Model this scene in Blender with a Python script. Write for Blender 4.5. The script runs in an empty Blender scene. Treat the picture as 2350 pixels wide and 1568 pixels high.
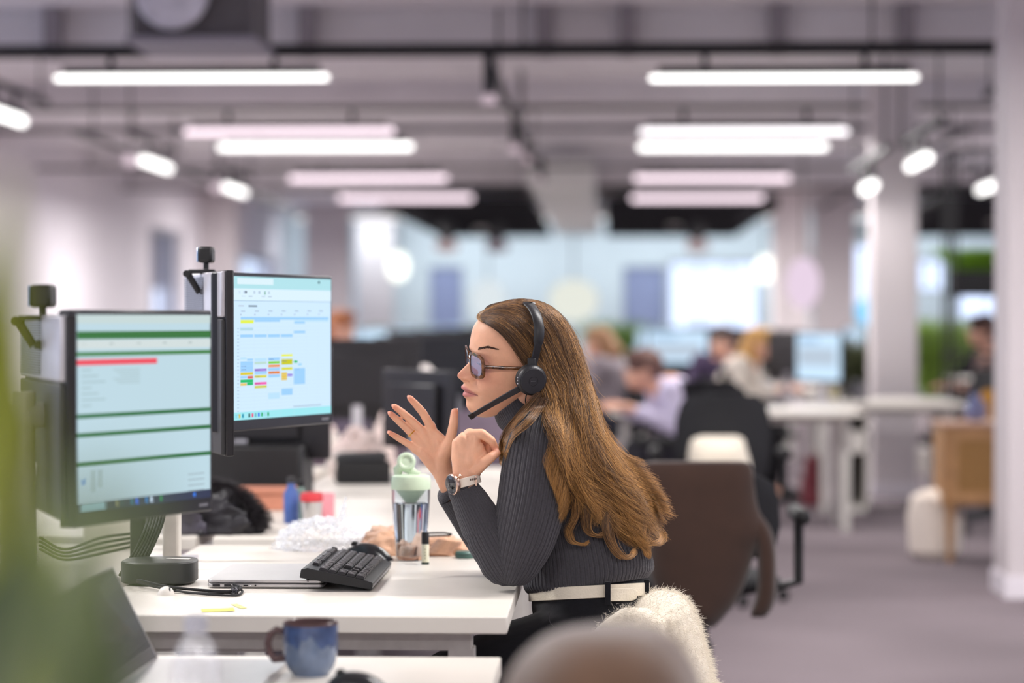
import bpy, bmesh, math, random
import numpy as np
from mathutils import Vector, Matrix, noise
from mathutils.bvhtree import BVHTree
random.seed(7); RNG = np.random.default_rng(7)
D = bpy.data; COL = bpy.context.scene.collection; SC = bpy.context.scene
R = math.radians; PI = math.pi
# ------------------------------------------------------------------ camera, world, exposure
FPX = 85.0/36.0*2350; CAMZ = 1.27
cam_d = D.cameras.new('camera'); cam = D.objects.new('camera', cam_d); COL.objects.link(cam)
cam_d.lens = 85; cam_d.sensor_width = 36; cam_d.clip_start = .05; cam_d.clip_end = 200
YAW = math.atan(225/FPX); PIT = math.atan(49/FPX)
cam.location = (0, 0, CAMZ); cam.rotation_euler = (PI/2-PIT, 0, YAW)
cam_d.dof.use_dof = True; cam_d.dof.focus_distance = 4.86; cam_d.dof.aperture_fstop = 1.9
SC.camera = cam
CM = (Matrix.Rotation(YAW, 3, 'Z') @ Matrix.Rotation(PI/2-PIT, 3, 'X'))
w = D.worlds.new('daylight'); SC.world = w; w.use_nodes = True
w.node_tree.nodes['Background'].inputs[0].default_value = (.70, .78, 1, 1)
w.node_tree.nodes['Background'].inputs[1].default_value = 1.65
SC.view_settings.view_transform = 'Standard'; SC.view_settings.look = 'None'
SC.view_settings.exposure = 0.28; SC.view_settings.gamma = 1; SC.view_settings.use_curve_mapping = False
LAMP_W = 42.0; WASH = 9.0; DOWN = 120.0  # WASH and DOWN power the lamps added at the far end
FASTBODY = False
# ------------------------------------------------------------------ pixel helpers (2350x1568 frame)
def ray(px, py):
    return CM @ Vector(((px-1175)/FPX, -(py-784)/FPX, -1))
def at(px, py, Y):
    d = ray(px, py); k = Y/d.y
    return Vector((d.x*k, Y, CAMZ+d.z*k))
def atz(px, py, z):
    d = ray(px, py); k = (z-CAMZ)/d.z
    return Vector((d.x*k, d.y*k, z))
def XY(px, Y): return at(px, 735, Y).x
# ------------------------------------------------------------------ materials
def lin(c): return tuple(((v/255)/12.92 if v/255 <= .04045 else ((v/255+.055)/1.055)**2.4) for v in c)
MATS = {}
def mat(name, c=(200,200,200), rough=.5, metal=0, var=.06, scale=30, bump=0, bscale=200, spec=.5, trans=0, ior=1.45, sheen=0, sss=0, emit=None, es=1, attr=None, coat=0, alpha=1, aniso=0, det=3):
    if name in MATS: return MATS[name]
    m = D.materials.new(name); m.use_nodes = True; nt = m.node_tree; N = nt.nodes; L = nt.links
    b = N['Principled BSDF']; c3 = lin(c)
    b.inputs['Roughness'].default_value = rough; b.inputs['Metallic'].default_value = metal
    b.inputs['Specular IOR Level'].default_value = spec; b.inputs['IOR'].default_value = ior
    b.inputs['Transmission Weight'].default_value = trans; b.inputs['Sheen Weight'].default_value = sheen
    b.inputs['Coat Weight'].default_value = coat; b.inputs['Alpha'].default_value = alpha
    b.inputs['Anisotropic'].default_value = aniso
    if sss:
        b.inputs['Subsurface Weight'].default_value = sss; b.inputs['Subsurface Radius'].default_value = (.9,.35,.2); b.inputs['Subsurface Scale'].default_value = .008
    tc = N.new('ShaderNodeTexCoord')
    nz = N.new('ShaderNodeTexNoise'); nz.inputs['Scale'].default_value = scale; nz.inputs['Detail'].default_value = det
    L.new(tc.outputs['Object'], nz.inputs['Vector'])
    mx = N.new('ShaderNodeMix'); mx.data_type = 'RGBA'; mx.blend_type = 'MULTIPLY'; mx.inputs[0].default_value = 1
    rp = N.new('ShaderNodeMapRange'); rp.inputs[1].default_value = .3; rp.inputs[2].default_value = .7
    rp.inputs[3].default_value = 1-var; rp.inputs[4].default_value = 1+var
    L.new(nz.outputs['Fac'], rp.inputs[0])
    if attr:
        a = N.new('ShaderNodeAttribute'); a.attribute_name = attr; L.new(a.outputs['Color'], mx.inputs[6])
    else: mx.inputs[6].default_value = (*c3, 1)
    L.new(rp.outputs[0], mx.inputs[7]); L.new(mx.outputs[2], b.inputs['Base Color'])
    if bump:
        n2 = N.new('ShaderNodeTexNoise'); n2.inputs['Scale'].default_value = bscale; n2.inputs['Detail'].default_value = 4
        L.new(tc.outputs['Object'], n2.inputs['Vector'])
        bp = N.new('ShaderNodeBump'); bp.inputs['Strength'].default_value = bump; bp.inputs['Distance'].default_value = .002
        L.new(n2.outputs['Fac'], bp.inputs['Height']); L.new(bp.outputs[0], b.inputs['Normal'])
    if emit is not None:
        b.inputs['Emission Color'].default_value = (*lin(emit), 1); b.inputs['Emission Strength'].default_value = es
        if emit == 'attr': pass
    MATS[name] = m; return m
def emat(name, c, s=1, attr=None):
    if name in MATS: return MATS[name]
    m = D.materials.new(name); m.use_nodes = True; nt = m.node_tree; nt.nodes.clear()
    e = nt.nodes.new('ShaderNodeEmission'); e.inputs[0].default_value = (*lin(c), 1); e.inputs[1].default_value = s
    if attr:
        a = nt.nodes.new('ShaderNodeAttribute'); a.attribute_name = attr; nt.links.new(a.outputs['Color'], e.inputs[0])
    o = nt.nodes.new('ShaderNodeOutputMaterial'); nt.links.new(e.outputs[0], o.inputs[0]); MATS[name] = m; return m
# ------------------------------------------------------------------ mesh builder
def basis(d):
    d = Vector(d).normalized(); a = Vector((0,0,1)) if abs(d.z) < .9 else Vector((1,0,0))
    u = d.cross(a).normalized(); return u, d.cross(u).normalized()
class MB:
    def __init__(s): s.v = []; s.f = []; s.c = []
    def add(s, vs, fs, col=None):
        n = len(s.v); s.v += [tuple(p) for p in vs]; s.f += [tuple(i+n for i in f) for f in fs]
        s.c += [col]*len(vs); return s
    def box(s, c, d, rot=None, col=None):
        c = Vector(c); vs = []
        for z in (-.5,.5):
            for y in (-.5,.5):
                for x in (-.5,.5):
                    p = Vector((x*d[0], y*d[1], z*d[2]))
                    if rot is not None: p = rot @ p
                    vs.append(c+p)
        return s.add(vs, [(0,2,3,1),(4,5,7,6),(0,1,5,4),(2,6,7,3),(0,4,6,2),(1,3,7,5)], col)
    def bb(s, x0, x1, y0, y1, z0, z1, col=None):
        return s.box(((x0+x1)/2,(y0+y1)/2,(z0+z1)/2), (abs(x1-x0),abs(y1-y0),abs(z1-z0)), None, col)
    def rings(s, rs, cap=True, col=None, closed=True):
        n = len(rs[0]); vs = [p for r in rs for p in r]; fs = []
        for i in range(len(rs)-1):
            for j in range(n if closed else n-1):
                k = (j+1) % n
                fs.append((i*n+j, i*n+k, (i+1)*n+k, (i+1)*n+j))
        if cap: fs += [tuple(range(n))[::-1], tuple((len(rs)-1)*n+j for j in range(n))]
        return s.add(vs, fs, col)
    def tube(s, pts, rad, n=10, cap=True, col=None, flat=1.0, up=None):
        pts = [Vector(p) for p in pts]; rs = []; u = None
        for i, p in enumerate(pts):
            d = (pts[min(i+1,len(pts)-1)]-pts[max(i-1,0)]).normalized()
            if u is None: u, _ = (basis(d) if up is None else (Vector(up)-d*d.dot(Vector(up)),0)); u = u.normalized()
            else: u = (u-d*u.dot(d)).normalized()
            w_ = d.cross(u); r = rad[i] if hasattr(rad,'__len__') else rad
            rs.append([p+u*math.cos(2*PI*j/n)*r+w_*math.sin(2*PI*j/n)*r*flat for j in range(n)])
        return s.rings(rs, cap, col)
    def cyl(s, a, b, r, r2=None, n=20, col=None): return s.tube([a, b], [r, r if r2 is None else r2], n, True, col)
    def capsule(s, a, b, r0, r1, n=14, k=4):
        a = Vector(a); b = Vector(b); d = (b-a); L = d.length; d = d/L if L > 1e-6 else Vector((0,0,1)); pts = []; rad = []
        for i in range(k+1):
            t = PI/2*i/k; pts.append(a-d*math.cos(t)*r0); rad.append(max(math.sin(t)*r0, r0*.02))
        for i in range(k+1):
            t = PI/2*i/k; pts.append(b+d*math.sin(t)*r1); rad.append(max(math.cos(t)*r1, r1*.02))
        u, w_ = basis(d)
        rs = [[p+(u*math.cos(2*PI*j/n)+w_*math.sin(2*PI*j/n))*r for j in range(n)] for p, r in zip(pts, rad)]
        return s.rings(rs)
    def chain(s, pts, rads, n=14):
        for i in range(len(pts)-1): s.capsule(pts[i], pts[i+1], rads[i], rads[i+1], n)
        return s
    def lathe(s, prof, c=(0,0,0), ax=(0,0,1), n=28, cap=True, col=None):
        c = Vector(c); ax = Vector(ax).normalized(); u, w_ = basis(ax)
        rs = [[c+ax*h+(u*math.cos(2*PI*j/n)+w_*math.sin(2*PI*j/n))*max(r,1e-5) for j in range(n)] for r, h in prof]
        return s.rings(rs, cap, col)
    def ell(s, c, r, n=20, m=12, col=None, rot=None):
        rs = []
        for i in range(m+1):
            t = PI*i/m; row = []
            for j in range(n):
                p = Vector((r[0]*max(math.sin(t),.01)*math.cos(2*PI*j/n), r[1]*max(math.sin(t),.01)*math.sin(2*PI*j/n), r[2]*math.cos(t)))
                if rot is not None: p = rot @ p
                row.append(Vector(c)+p)
            rs.append(row)
        return s.rings(rs[::-1], True, col)
    def torus(s, c, ax, r, t, n=32, m=8, sx=1, sy=1, col=None, u=None):
        ax = Vector(ax).normalized()
        if u is None: u, w_ = basis(ax)
        else: u = (Vector(u)-ax*ax.dot(Vector(u))).normalized(); w_ = ax.cross(u)
        rs = []
        for j in range(n+1):
            q = u*math.cos(2*PI*j/n)*sx+w_*math.sin(2*PI*j/n)*sy; qn = q.normalized()
            rs.append([Vector(c)+q*r+qn*t*math.cos(2*PI*k/m)+ax*t*math.sin(2*PI*k/m) for k in range(m)])
        return s.rings(rs, False, col)
    def quad(s, a, b, c, d, col=None): return s.add([a,b,c,d], [(0,1,2,3)], col)
    def build(s, name, m, parent=None, smooth=True, bevel=0, auto=35, arr=None, sub=0, solid=0, voxel=0, smoo=0):
        me = D.meshes.new(name)
        V = np.array(s.v, dtype=np.float64)
        if parent is None:
            off = np.array([(V[:,0].min()+V[:,0].max())/2, (V[:,1].min()+V[:,1].max())/2, V[:,2].min()])
        else:
            r = parent
            while r.parent: r = r.parent
            off = np.array(r.location)
        me.from_pydata((V-off).tolist(), [], s.f); me.update()
        ms = m if isinstance(m, (list, tuple)) else [m]
        for q in ms: me.materials.append(q)
        if any(x is not None for x in s.c):
            ca = me.color_attributes.new('Col', 'FLOAT_COLOR', 'POINT')
            buf = np.ones((len(s.v),4), dtype=np.float32)
            for i, x in enumerate(s.c):
                if x is not None: buf[i,:3] = x
            ca.data.foreach_set('color', buf.ravel())
        o = D.objects.new(name, me); COL.objects.link(o)
        if parent is None: o.location = off
        else: o.parent = parent
        if smooth:
            if auto >= 180: me.shade_smooth()
            else:
                me.shade_smooth()
                try: me.set_sharp_from_angle(angle=R(auto))
                except Exception: pass
        if voxel:
            q = o.modifiers.new('Remesh','REMESH'); q.mode = 'VOXEL'; q.voxel_size = voxel; q.use_smooth_shade = True
            if smoo: q = o.modifiers.new('Smooth','SMOOTH'); q.iterations = smoo; q.factor = .6
        if solid: q = o.modifiers.new('Solid','SOLIDIFY'); q.thickness = solid
        if bevel: q = o.modifiers.new('Bevel','BEVEL'); q.width = bevel; q.segments = 2; q.limit_method = 'ANGLE'; q.angle_limit = R(40)
        if sub: q = o.modifiers.new('Sub','SUBSURF'); q.levels = sub; q.render_levels = sub
        return o
def baked(mb, voxel, smoo, fac=.5):
    o = mb.build('temporary', [mat('plain')], None, voxel=voxel, smoo=smoo)
    dg = bpy.context.evaluated_depsgraph_get(); dg.update(); e = o.evaluated_get(dg); me = e.to_mesh()
    n = len(me.vertices); V = np.empty(n*3); me.vertices.foreach_get('co', V); V = V.reshape(-1,3)+np.array(o.location)
    F = [tuple(p.vertices) for p in me.polygons]; e.to_mesh_clear(); md = o.data; D.objects.remove(o); D.meshes.remove(md)
    return V, F
def tag(o, label=None, cat=None, group=None, kind=None):
    if label: o['label'] = label
    if cat: o['category'] = cat
    if group: o['group'] = group
    if kind: o['kind'] = kind
    return o
def thing(name, label, cat, loc=(0,0,0), rz=0, group=None):
    o = D.objects.new(name, None); COL.objects.link(o); o.location = loc; o.rotation_euler = (0,0,rz); o.empty_display_size = .1
    return tag(o, label, cat, group)
def copy_tree(o, parent=None, **k):
    c = o.copy(); COL.objects.link(c); c.parent = parent
    for ch in list(o.children): copy_tree(ch, c)
    return c
def place(o, loc, rz=0, label=None, group=None, scale=None):
    o.location = loc; o.rotation_euler = (0,0,rz)
    if label: o['label'] = label
    if group: o['group'] = group
    if scale: o.scale = scale
    return o
def struct(o, label=None): o['kind'] = 'structure'; return o
def cr(pts, n):
    """Catmull-Rom resample of rows to n samples"""
    P = np.array(pts, dtype=float); m = len(P); Q = np.vstack([2*P[0]-P[1], P, 2*P[-1]-P[-2]]); out = []
    for t in np.linspace(0, m-1-1e-6, n):
        i = int(t); f = t-i; a, b, c, d = Q[i], Q[i+1], Q[i+2], Q[i+3]
        out.append(.5*((2*b)+(-a+c)*f+(2*a-5*b+4*c-d)*f*f+(-a+3*b-3*c+d)*f**3))
    return np.array(out)
def rowloft(mb, rows, Yc, n=48, steps=40, p=2.3, nz=0, ns=12, col=None):
    """closed garment shell: rows of (py, left px, right px, half depth m, centre depth offset)"""
    rows = [tuple(r)+(0,)*(5-len(r)) for r in rows]; A = cr(rows, steps); rs = []
    for py, l, r_, t, dc in A:
        ring = []; c = (l+r_)/2; h = (r_-l)/2
        for j in range(n):
            a = 2*PI*j/n; ca, sa = math.cos(a), math.sin(a)
            x = c+h*math.copysign(abs(ca)**(2/p), ca); y = Yc+dc+t*math.copysign(abs(sa)**(2/p), sa)
            q = at(x, py, y)
            if nz:
                k = noise.noise(q*ns)*nz; q = q+Vector((ca,sa,0))*k
            ring.append(q)
        rs.append(ring)
    return mb.rings(rs, True, col)
# palette
M = dict(
 desk=mat('white_laminate',(222,216,206),.35,var=.02,scale=8), deskleg=mat('white_steel',(206,202,196),.4),
 black=mat('black_plastic',(22,22,24),.45,bump=.15,bscale=900), bezel=mat('bezel_black',(24,22,26),.35), dkgrey=mat('dark_grey_plastic',(48,48,50),.5),
 silver=mat('silver_plastic',(190,188,194),.35,.4), alu=mat('brushed_aluminium',(196,194,194),.32,.85,var=.03), white=mat('white_plastic',(225,220,212),.4),
 wood=mat('oak_wood',(160,120,76),.55,var=.2,scale=6), chrome=mat('chrome',(210,210,215),.12,1,var=.01),
 mesh=mat('black_mesh_fabric',(26,26,30),.85,bump=.4,bscale=600), rubber=mat('black_rubber',(16,16,17),.6),
)
# ------------------------------------------------------------------ room shell
XL, XR, YN, YF, ZC = -5.7, 7.2, -6.0, 42.0, 3.12
m_floor = mat('carpet',(122,112,116),.95,var=.22,scale=.55,bump=.6,bscale=500,spec=.1,det=2)
m_ceil = mat('painted_concrete',(234,230,233),.9,var=.05,scale=3,bump=.2,bscale=40)
m_wall = mat('painted_wall',(226,220,226),.85,var=.03,scale=2)
m_wallf = mat('painted_far_wall',(214,226,232),.8,var=.03,scale=2)
m_frame = mat('window_frame',(170,172,178),.5)
m_dark = mat('acoustic_black',(34,33,37),.8,var=.15,scale=4)
m_glass = mat('window_glass',(235,240,245),.02,trans=1,ior=1.1,spec=.2,var=0)
m_blind = mat('blue_grey_blind',(150,160,196),.7,var=.05)
struct(MB().bb(XL-.3,XR+.3,YN,YF+.3,-.1,0).build('floor',m_floor,smooth=False))
cb = MB().bb(XL-.3,XR+.3,YN,YF+.3,ZC,ZC+.25)
struct(cb.build('ceiling',m_ceil,smooth=False))
def wall_with_holes(name, axis, pos, th, a0, a1, z1, holes, m):
    """holes: (a_lo, a_hi, z_lo, z_hi) sorted; wall is cut around them"""
    mb = MB(); cur = a0
    def seg(lo, hi, zl, zh):
        if hi-lo < 1e-4 or zh-zl < 1e-4: return
        if axis == 'x': mb.bb(pos, pos+th, lo, hi, zl, zh)
        else: mb.bb(lo, hi, pos, pos+th, zl, zh)
    for lo, hi, zl, zh in holes:
        seg(cur, lo, 0, z1); seg(lo, hi, 0, zl); seg(lo, hi, zh, z1); cur = hi
    seg(cur, a1, 0, z1)
    return struct(mb.build(name, m, smooth=False))
WN = [0]
def window(axis, pos, th, lo, hi, zl, zh, nv=2, blind=None):
    WN[0] += 1; t = thing('window_%d' % WN[0], None, None, ((pos+th/2, (lo+hi)/2, zl) if axis == 'x' else ((lo+hi)/2, pos+th/2, zl))); struct(t)
    f = MB(); g = MB(); q = pos+th*.45; w_ = .05
    def bx(mb, a, b, z0, z1, d0, d1):
        if axis == 'x': mb.bb(d0, d1, a, b, z0, z1)
        else: mb.bb(a, b, d0, d1, z0, z1)
    for a, b in ((lo,lo+w_),(hi-w_,hi)): bx(f,a,b,zl,zh,q,q+.06)
    for z0, z1 in ((zl,zl+w_),(zh-w_,zh)): bx(f,lo+w_,hi-w_,z0,z1,q,q+.06)
    for i in range(1,nv): a = lo+(hi-lo)*i/nv; bx(f,a-.02,a+.02,zl+w_,zh-w_,q+.005,q+.055)
    bx(g,lo+w_,hi-w_,zl+w_,zh-w_,q+.027,q+.032)
    f.build('window_frame',m_frame,t,smooth=False); g.build('window_pane',m_glass,t,smooth=False)
    if blind:
        b = MB(); bx(b, lo+.03, hi-.03, zh-(zh-zl)*blind, zh, q-.05 if th>0 else q+.08, q-.045 if th>0 else q+.085); b.build('window_blind', m_blind, t, smooth=False)
    return t
left_h = [(-5,-1,.8,2.8),(0,4,.8,2.8),(5.5,9.5,.8,2.8),(11,15,.8,2.8),(29.8,32.1,.9,2.45),(36.5,41.3,.9,2.3)]
wall_with_holes('wall_left','x',XL-.3,.3,YN,YF+.3,ZC,left_h,m_wall)
for i,h in enumerate(left_h): window('x',XL-.3,.3,*h,nv=3,blind=(.5 if i==4 else None))
far_h = [(XY(985,42),XY(1062,42),.95,2.2),(XY(1430,42),XY(1528,42),.95,2.2),(XY(1534,42),XY(1745,42),.85,2.3),(XY(1830,42),XY(1862,42),1.4,2.5),(XY(1925,42),XY(1996,42),1.3,2.6),(XY(2108,42),XY(2170,42),1.75,2.35),(XY(2200,42),XY(2345,42),1.2,1.85)]
wall_with_holes('wall_far','y',YF,.3,XL-.3,XR+.3,ZC,far_h,m_wallf)
for i,h in enumerate(far_h): window('y',YF,.3,*h,nv=(3 if i==2 else 2),blind=(1.0 if i<2 else None))
wall_with_holes('wall_right','x',XR,.3,YN,YF+.3,ZC,[(2,6,.8,2.7),(8,12,.8,2.7),(14,18,.8,2.7),(22,26,.8,2.7)],m_wall)
for h in [(2,6,.8,2.7),(8,12,.8,2.7),(14,18,.8,2.7),(22,26,.8,2.7)]: window('x',XR,.3,*h,nv=3)
struct(MB().bb(XL-.3,XR+.3,YN-.25,YN,0,ZC).build('wall_near',m_wall,smooth=False))
# columns
def column(x0,x1,y0,y1,m=None):
    mb = MB().bb(x0,x1,y0,y1,0,ZC); o = struct(mb.build('column',m or mat('column_paint',(206,198,200),.75,var=.02,scale=2),smooth=False,bevel=.012))
    b = MB()
    for a in ((x0-.012,x1+.012,y0-.012,y0),(x0-.012,x1+.012,y1,y1+.012),(x0-.012,x0,y0,y1),(x1,x1+.012,y0,y1)): b.bb(*a,0,.1)
    b.build('baseboard',m_wall,o,smooth=False)
    return o
column(XY(2004,17.4),XY(2106,17.4),17.4,17.75)
column(XY(2313,11.1),XY(2313,11.1)+.42,11.1,11.5)
for px,Y,wd in ((150,27.5,.42),(440,33.5,.6),(1775,34,.5),(1870,30,.5),(700,38,.7),(820,41.2,.6)):
    column(XY(px,Y),XY(px,Y)+wd,Y,Y+.4)
# ceiling downstand beams and the wide boxed duct
m_beam = mat('beam_paint',(222,218,221),.85,var=.04,scale=3)
for i,(y0,y1,zb) in enumerate(((14.3,14.7,2.90),(18.6,18.9,2.94),(22.3,22.6,2.95),(26.2,26.6,2.92),(28.6,28.9,2.9))):
    struct(MB().bb(XL,XR,y0,y1,zb,ZC).build('trim_%d'%(i+1),m_beam,smooth=False,bevel=.01))
for i,(px,d) in enumerate(((122,0),(705,0),(1250,0),(1440,0),(1785,0),(2078,0))):
    x = XY(px,14.2); o = MB().bb(x-.05,x+.05,14.16,14.3,2.82,ZC).build('trim_%d'%(i+6),mat('beam_rib',(150,143,148),.8),smooth=False,bevel=.006); struct(o)
# dark ceiling rafts at the far end, with round lamps
for k,(xa,xb,lab) in enumerate(((-2.75,-.95,'black ceiling raft hanging left of the white centre duct'),(-.05,2.0,'black ceiling raft hanging right of the white centre duct'),(3.9,6.2,'black ceiling raft hanging beyond the two right-hand columns'))):
    t = thing('ceiling_raft',lab,'ceiling panel',((xa+xb)/2,33,2.62),0,'black ceiling rafts at the far end')
    b = MB(); n = 11
    b.bb(xa,xb,28.9,38.6,2.70,2.74)
    for i in range(n): y = 28.95+i*.96; b.bb(xa,xb,y,y+.05,2.60,2.70)
    b.build('baffle',m_dark,t,smooth=False)
    for xx in (xa+.2,xb-.2):
        for yy in (29.5,38): MB().cyl((xx,yy,2.74),(xx,yy,ZC-.002),.01,n=6).build('hanger_rod',M['black'],t)
for k,(px,py,lab) in enumerate(((1025,515,'round pinkish downlight in the black ceiling raft, leftmost of the three'),(1140,512,'dim round downlight in the black ceiling raft near the white duct'),(1600,515,'round pinkish downlight in the right black ceiling raft'))):
    p = at(px,py,31.5); t = thing('round_downlight',lab,'lamp',(p.x,p.y,2.3),0,'round downlights in the ceiling rafts')
    MB().lathe([(.085,0),(.10,.03),(.10,.22),(.02,.24),(.008,.25),(.008,.40)],(p.x,p.y,2.30)).build('lamp_housing',M['dkgrey'],t)
    MB().lathe([(.12,-.14),(.15,-.09),(.15,-.05),(.12,-.0)],(p.x,p.y,2.30)).build('lamp_globe',emat('dim_globe' if k!=1 else 'dimmer_globe',(158,138,138) if k!=1 else (110,98,104),1),t)
t = MB().bb(XY(1262,34),XY(1372,34),24.5,39.5,2.66,2.9).build('air_duct',mat('white_duct',(222,222,218),.5),smooth=False,bevel=.02)
tag(t,'long white rectangular air duct running under the ceiling towards the far wall','duct')
for yy in (26,30,34,38):
    pass
# ventilation unit top left
p0 = at(300,0,12.0); p1 = at(575,82,12.0)
t = thing('ventilation_unit','dark square ventilation unit with a shiny round spiral duct, top left of the ceiling','vent',((p0.x+p1.x)/2,12.3,p1.z))
b = MB(); b.bb(p0.x,p1.x,12.05,12.7,p1.z,ZC); b.build('unit_casing',mat('vent_casing',(92,88,92),.6),t,smooth=False,bevel=.01)
b = MB(); b.bb(p0.x-.03,p1.x+.02,12.0,12.72,p1.z-.03,p1.z); b.build('bottom_flange',mat('vent_flange',(150,146,158),.5),t,smooth=False)
c = at(392,-20,11.95); b = MB()
b.torus((c.x,11.98,c.z),(0,1,0),.175,.012,40,8); 
prof = [(.02+.155*i/12, .06-.05*math.cos(i*1.9)*.35-.0*i) for i in range(13)]
b.lathe([(r,.04+h) for r,h in prof],(c.x,12.05,c.z),(0,-1,0),40)
b.build('round_duct_end',mat('galvanised',(214,212,224),.45,.3,var=.2,scale=8),t)
# ------------------------------------------------------------------ tube lights and tracks
m_black_rail = mat('black_rail',(26,25,28),.5)
em_white = emat('tube_white',(255,252,250),2.6); em_pink = emat('tube_pinkish',(236,216,226),1.9); em_soft = emat('tube_soft_white',(243,236,240),2.2)
def tube_light(cx,cy,z,L,ax,lab,em,grp,lamp=True,zr=2.79,r=.026):
    t = thing('tube_light',lab,'ceiling light',(cx,cy,z-r),0,grp)
    dx,dy = (L/2,0) if ax=='x' else (0,L/2)
    MB().box((cx,cy,z+r+.024),(L*.96 if ax=='x' else .05,.05 if ax=='x' else L*.96,.050)).build('light_housing',m_black_rail,t,smooth=False,bevel=.004)
    MB().capsule((cx-dx,cy-dy,z),(cx+dx,cy+dy,z),r,r).build('light_tube',em,t)
    for s in (-.6,.62): MB().cyl((cx+dx*s,cy+dy*s,z+r+.03),(cx+dx*s,cy+dy*s,zr if zr>z+.1 else z+.15),.017,n=8).build('hanger',m_black_rail,t)
    if lamp:
        ld = D.lights.new('tube_lamp','AREA'); ld.shape='RECTANGLE'; ld.size=(L if ax=='x' else .1); ld.size_y=(.1 if ax=='x' else L)
        ld.energy=LAMP_W*L*lamp; ld.color=(1,.97,.955); lo=D.objects.new('tube_lamp',ld); COL.objects.link(lo); lo.parent=t; lo.location=(0,0,-.03)
    return t
def track(rail_mb,rods,lab,grp):
    t=thing('light_track',lab,'light track',rods[0],0,grp); rail_mb.build('rail',m_black_rail,t,smooth=False)
    for a in rods: MB().cyl(a,(a[0],a[1],ZC-.001),.008,n=6).build('hanger_rod',m_black_rail,t)
rows = [(13.5,180,em_white,em_white,113),(17.9,303,em_pink,em_soft,247),(19.5,338,em_white,em_white,296),(23.8,410,em_pink,em_pink,383),(28.0,455,em_pink,em_pink,432)]
LX = [(132,747),(430,898),(508,940),(670,1020),(783,1078)]; RX = [(1498,2100),(1476,1940),(1472,1892),(1462,1806),(1455,1746)]
nm = ['nearest','second','third','fourth','fifth']
for k,(Y,py,e1,e2,bpy_) in enumerate(rows):
    for side,(a,b),e in (('left',LX[k],e1),('right',RX[k],e2)):
        pa,pb = at(a,py,Y),at(b,py,Y)
        tube_light((pa.x+pb.x)/2,Y,pa.z,pb.x-pa.x,'x','%s horizontal tube light from the camera on the %s side of the ceiling'%(nm[k],side),e,'tube lights across the room',.75,r=(.017,.024,.026,.030,.034)[k],zr=at(1400,bpy_,Y).z-.015)
side = [(10,265,15.7,.95,'l','tube light pointing into the room, cut off at the left picture edge'),(358,378,21,1.2,'l','left-hand tube light seen end on, nearer of the two side by side with small globes'),(540,437,25,1.2,'l','left-hand tube light seen end on, further of the two with small globes'),
 (2330,248,15.2,1.0,'r','tube light seen end on, at the right picture edge'),(2108,372,16.4,.9,'r','tube light seen end on hanging before the white column'),(1993,430,16.9,.6,'r','short tube light seen end on, left of the white column'),(2268,430,21,.9,'r','tube light seen end on, right of the white column top')]
for px,py,Y,L,s_,lab in side:
    p = at(px,py,Y); tube_light(p.x,Y,p.z,L,'y',lab,em_white,'tube lights along the room',(1.7 if s_=='l' else .12),zr=p.z+.17,r=.036)
    track(MB().bb(p.x-.02,p.x+.02,Y-1.2,Y+1.2,p.z+.17,p.z+.21),[(p.x,Y-1,p.z+.2),(p.x,Y+1,p.z+.2)],'short black track carrying one end-on tube light','short tracks of the end-on tube lights')
for px,py,Y,lab in ((300,366,20.5,'small pinkish globe spotlight left of the nearer end-on tube'),(497,427,24.4,'small pinkish globe spotlight left of the further end-on tube')):
    p = at(px,py,Y); t = thing('globe_spotlight',lab,'spotlight',(p.x,p.y,p.z-.05),0,'globe spotlights'); MB().ell(p,(.06,.06,.06)).build('lamp_globe',emat('globe_pink',(222,200,212),1),t)
    MB().cyl(p+Vector((0,0,.05)),p+Vector((0,0,.11)),.035).build('lamp_socket',m_black_rail,t); MB().cyl(p+Vector((0,0,.1)),(p.x,p.y,ZC),.008).build('hanger_rod',m_black_rail,t)
# unseen rows above and behind the desk, same fixtures
for Y in (9.2,5.2,1.0,-3.0):
    for x in (-2.34,.97,4.6):
        tube_light(x,Y,2.62,1.5,'x','ceiling tube light above the near desks, outside the picture',em_white,'tube lights over the near desks',1.0,zr=ZC-.001)
# cross tracks
for k,(Y,py,hh,lab) in enumerate(((13.5,113,.07,'thick black track across the ceiling, nearest of all'),(17.9,247,.035,'black track across the ceiling, second from the camera'),(19.5,296,.03,'black track across the ceiling between the two nearer light pairs'),(23.8,383,.03,'black track across the ceiling above the fourth row of tubes'),(28.0,432,.03,'black track across the ceiling above the furthest row of tubes'))):
    z = at(1400,py,Y).z; track(MB().bb(XL+.01,XR-.01,Y-.03,Y+.03,z-hh/2,z+hh/2),[(XY(px,Y),Y,z) for px in (-100,300,1200,2000,2500)],lab,'tracks across the ceiling')
for px,sgn,Ya,Yb,lab in ((-3.98,1,17.7,30,'left'),(2.62,1,17.9,30,'right'),(-.66,1,13.5,24.2,'centre')):
    z = 2.70; track(MB().bb(px-.02,px+.02,Ya+.1,Yb,z-.045,z-.01),[(px,float(yy),z-.02) for yy in np.arange(Ya+.8,Yb,3.4)],'black %s track running away under the ceiling'%lab,None)
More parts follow.
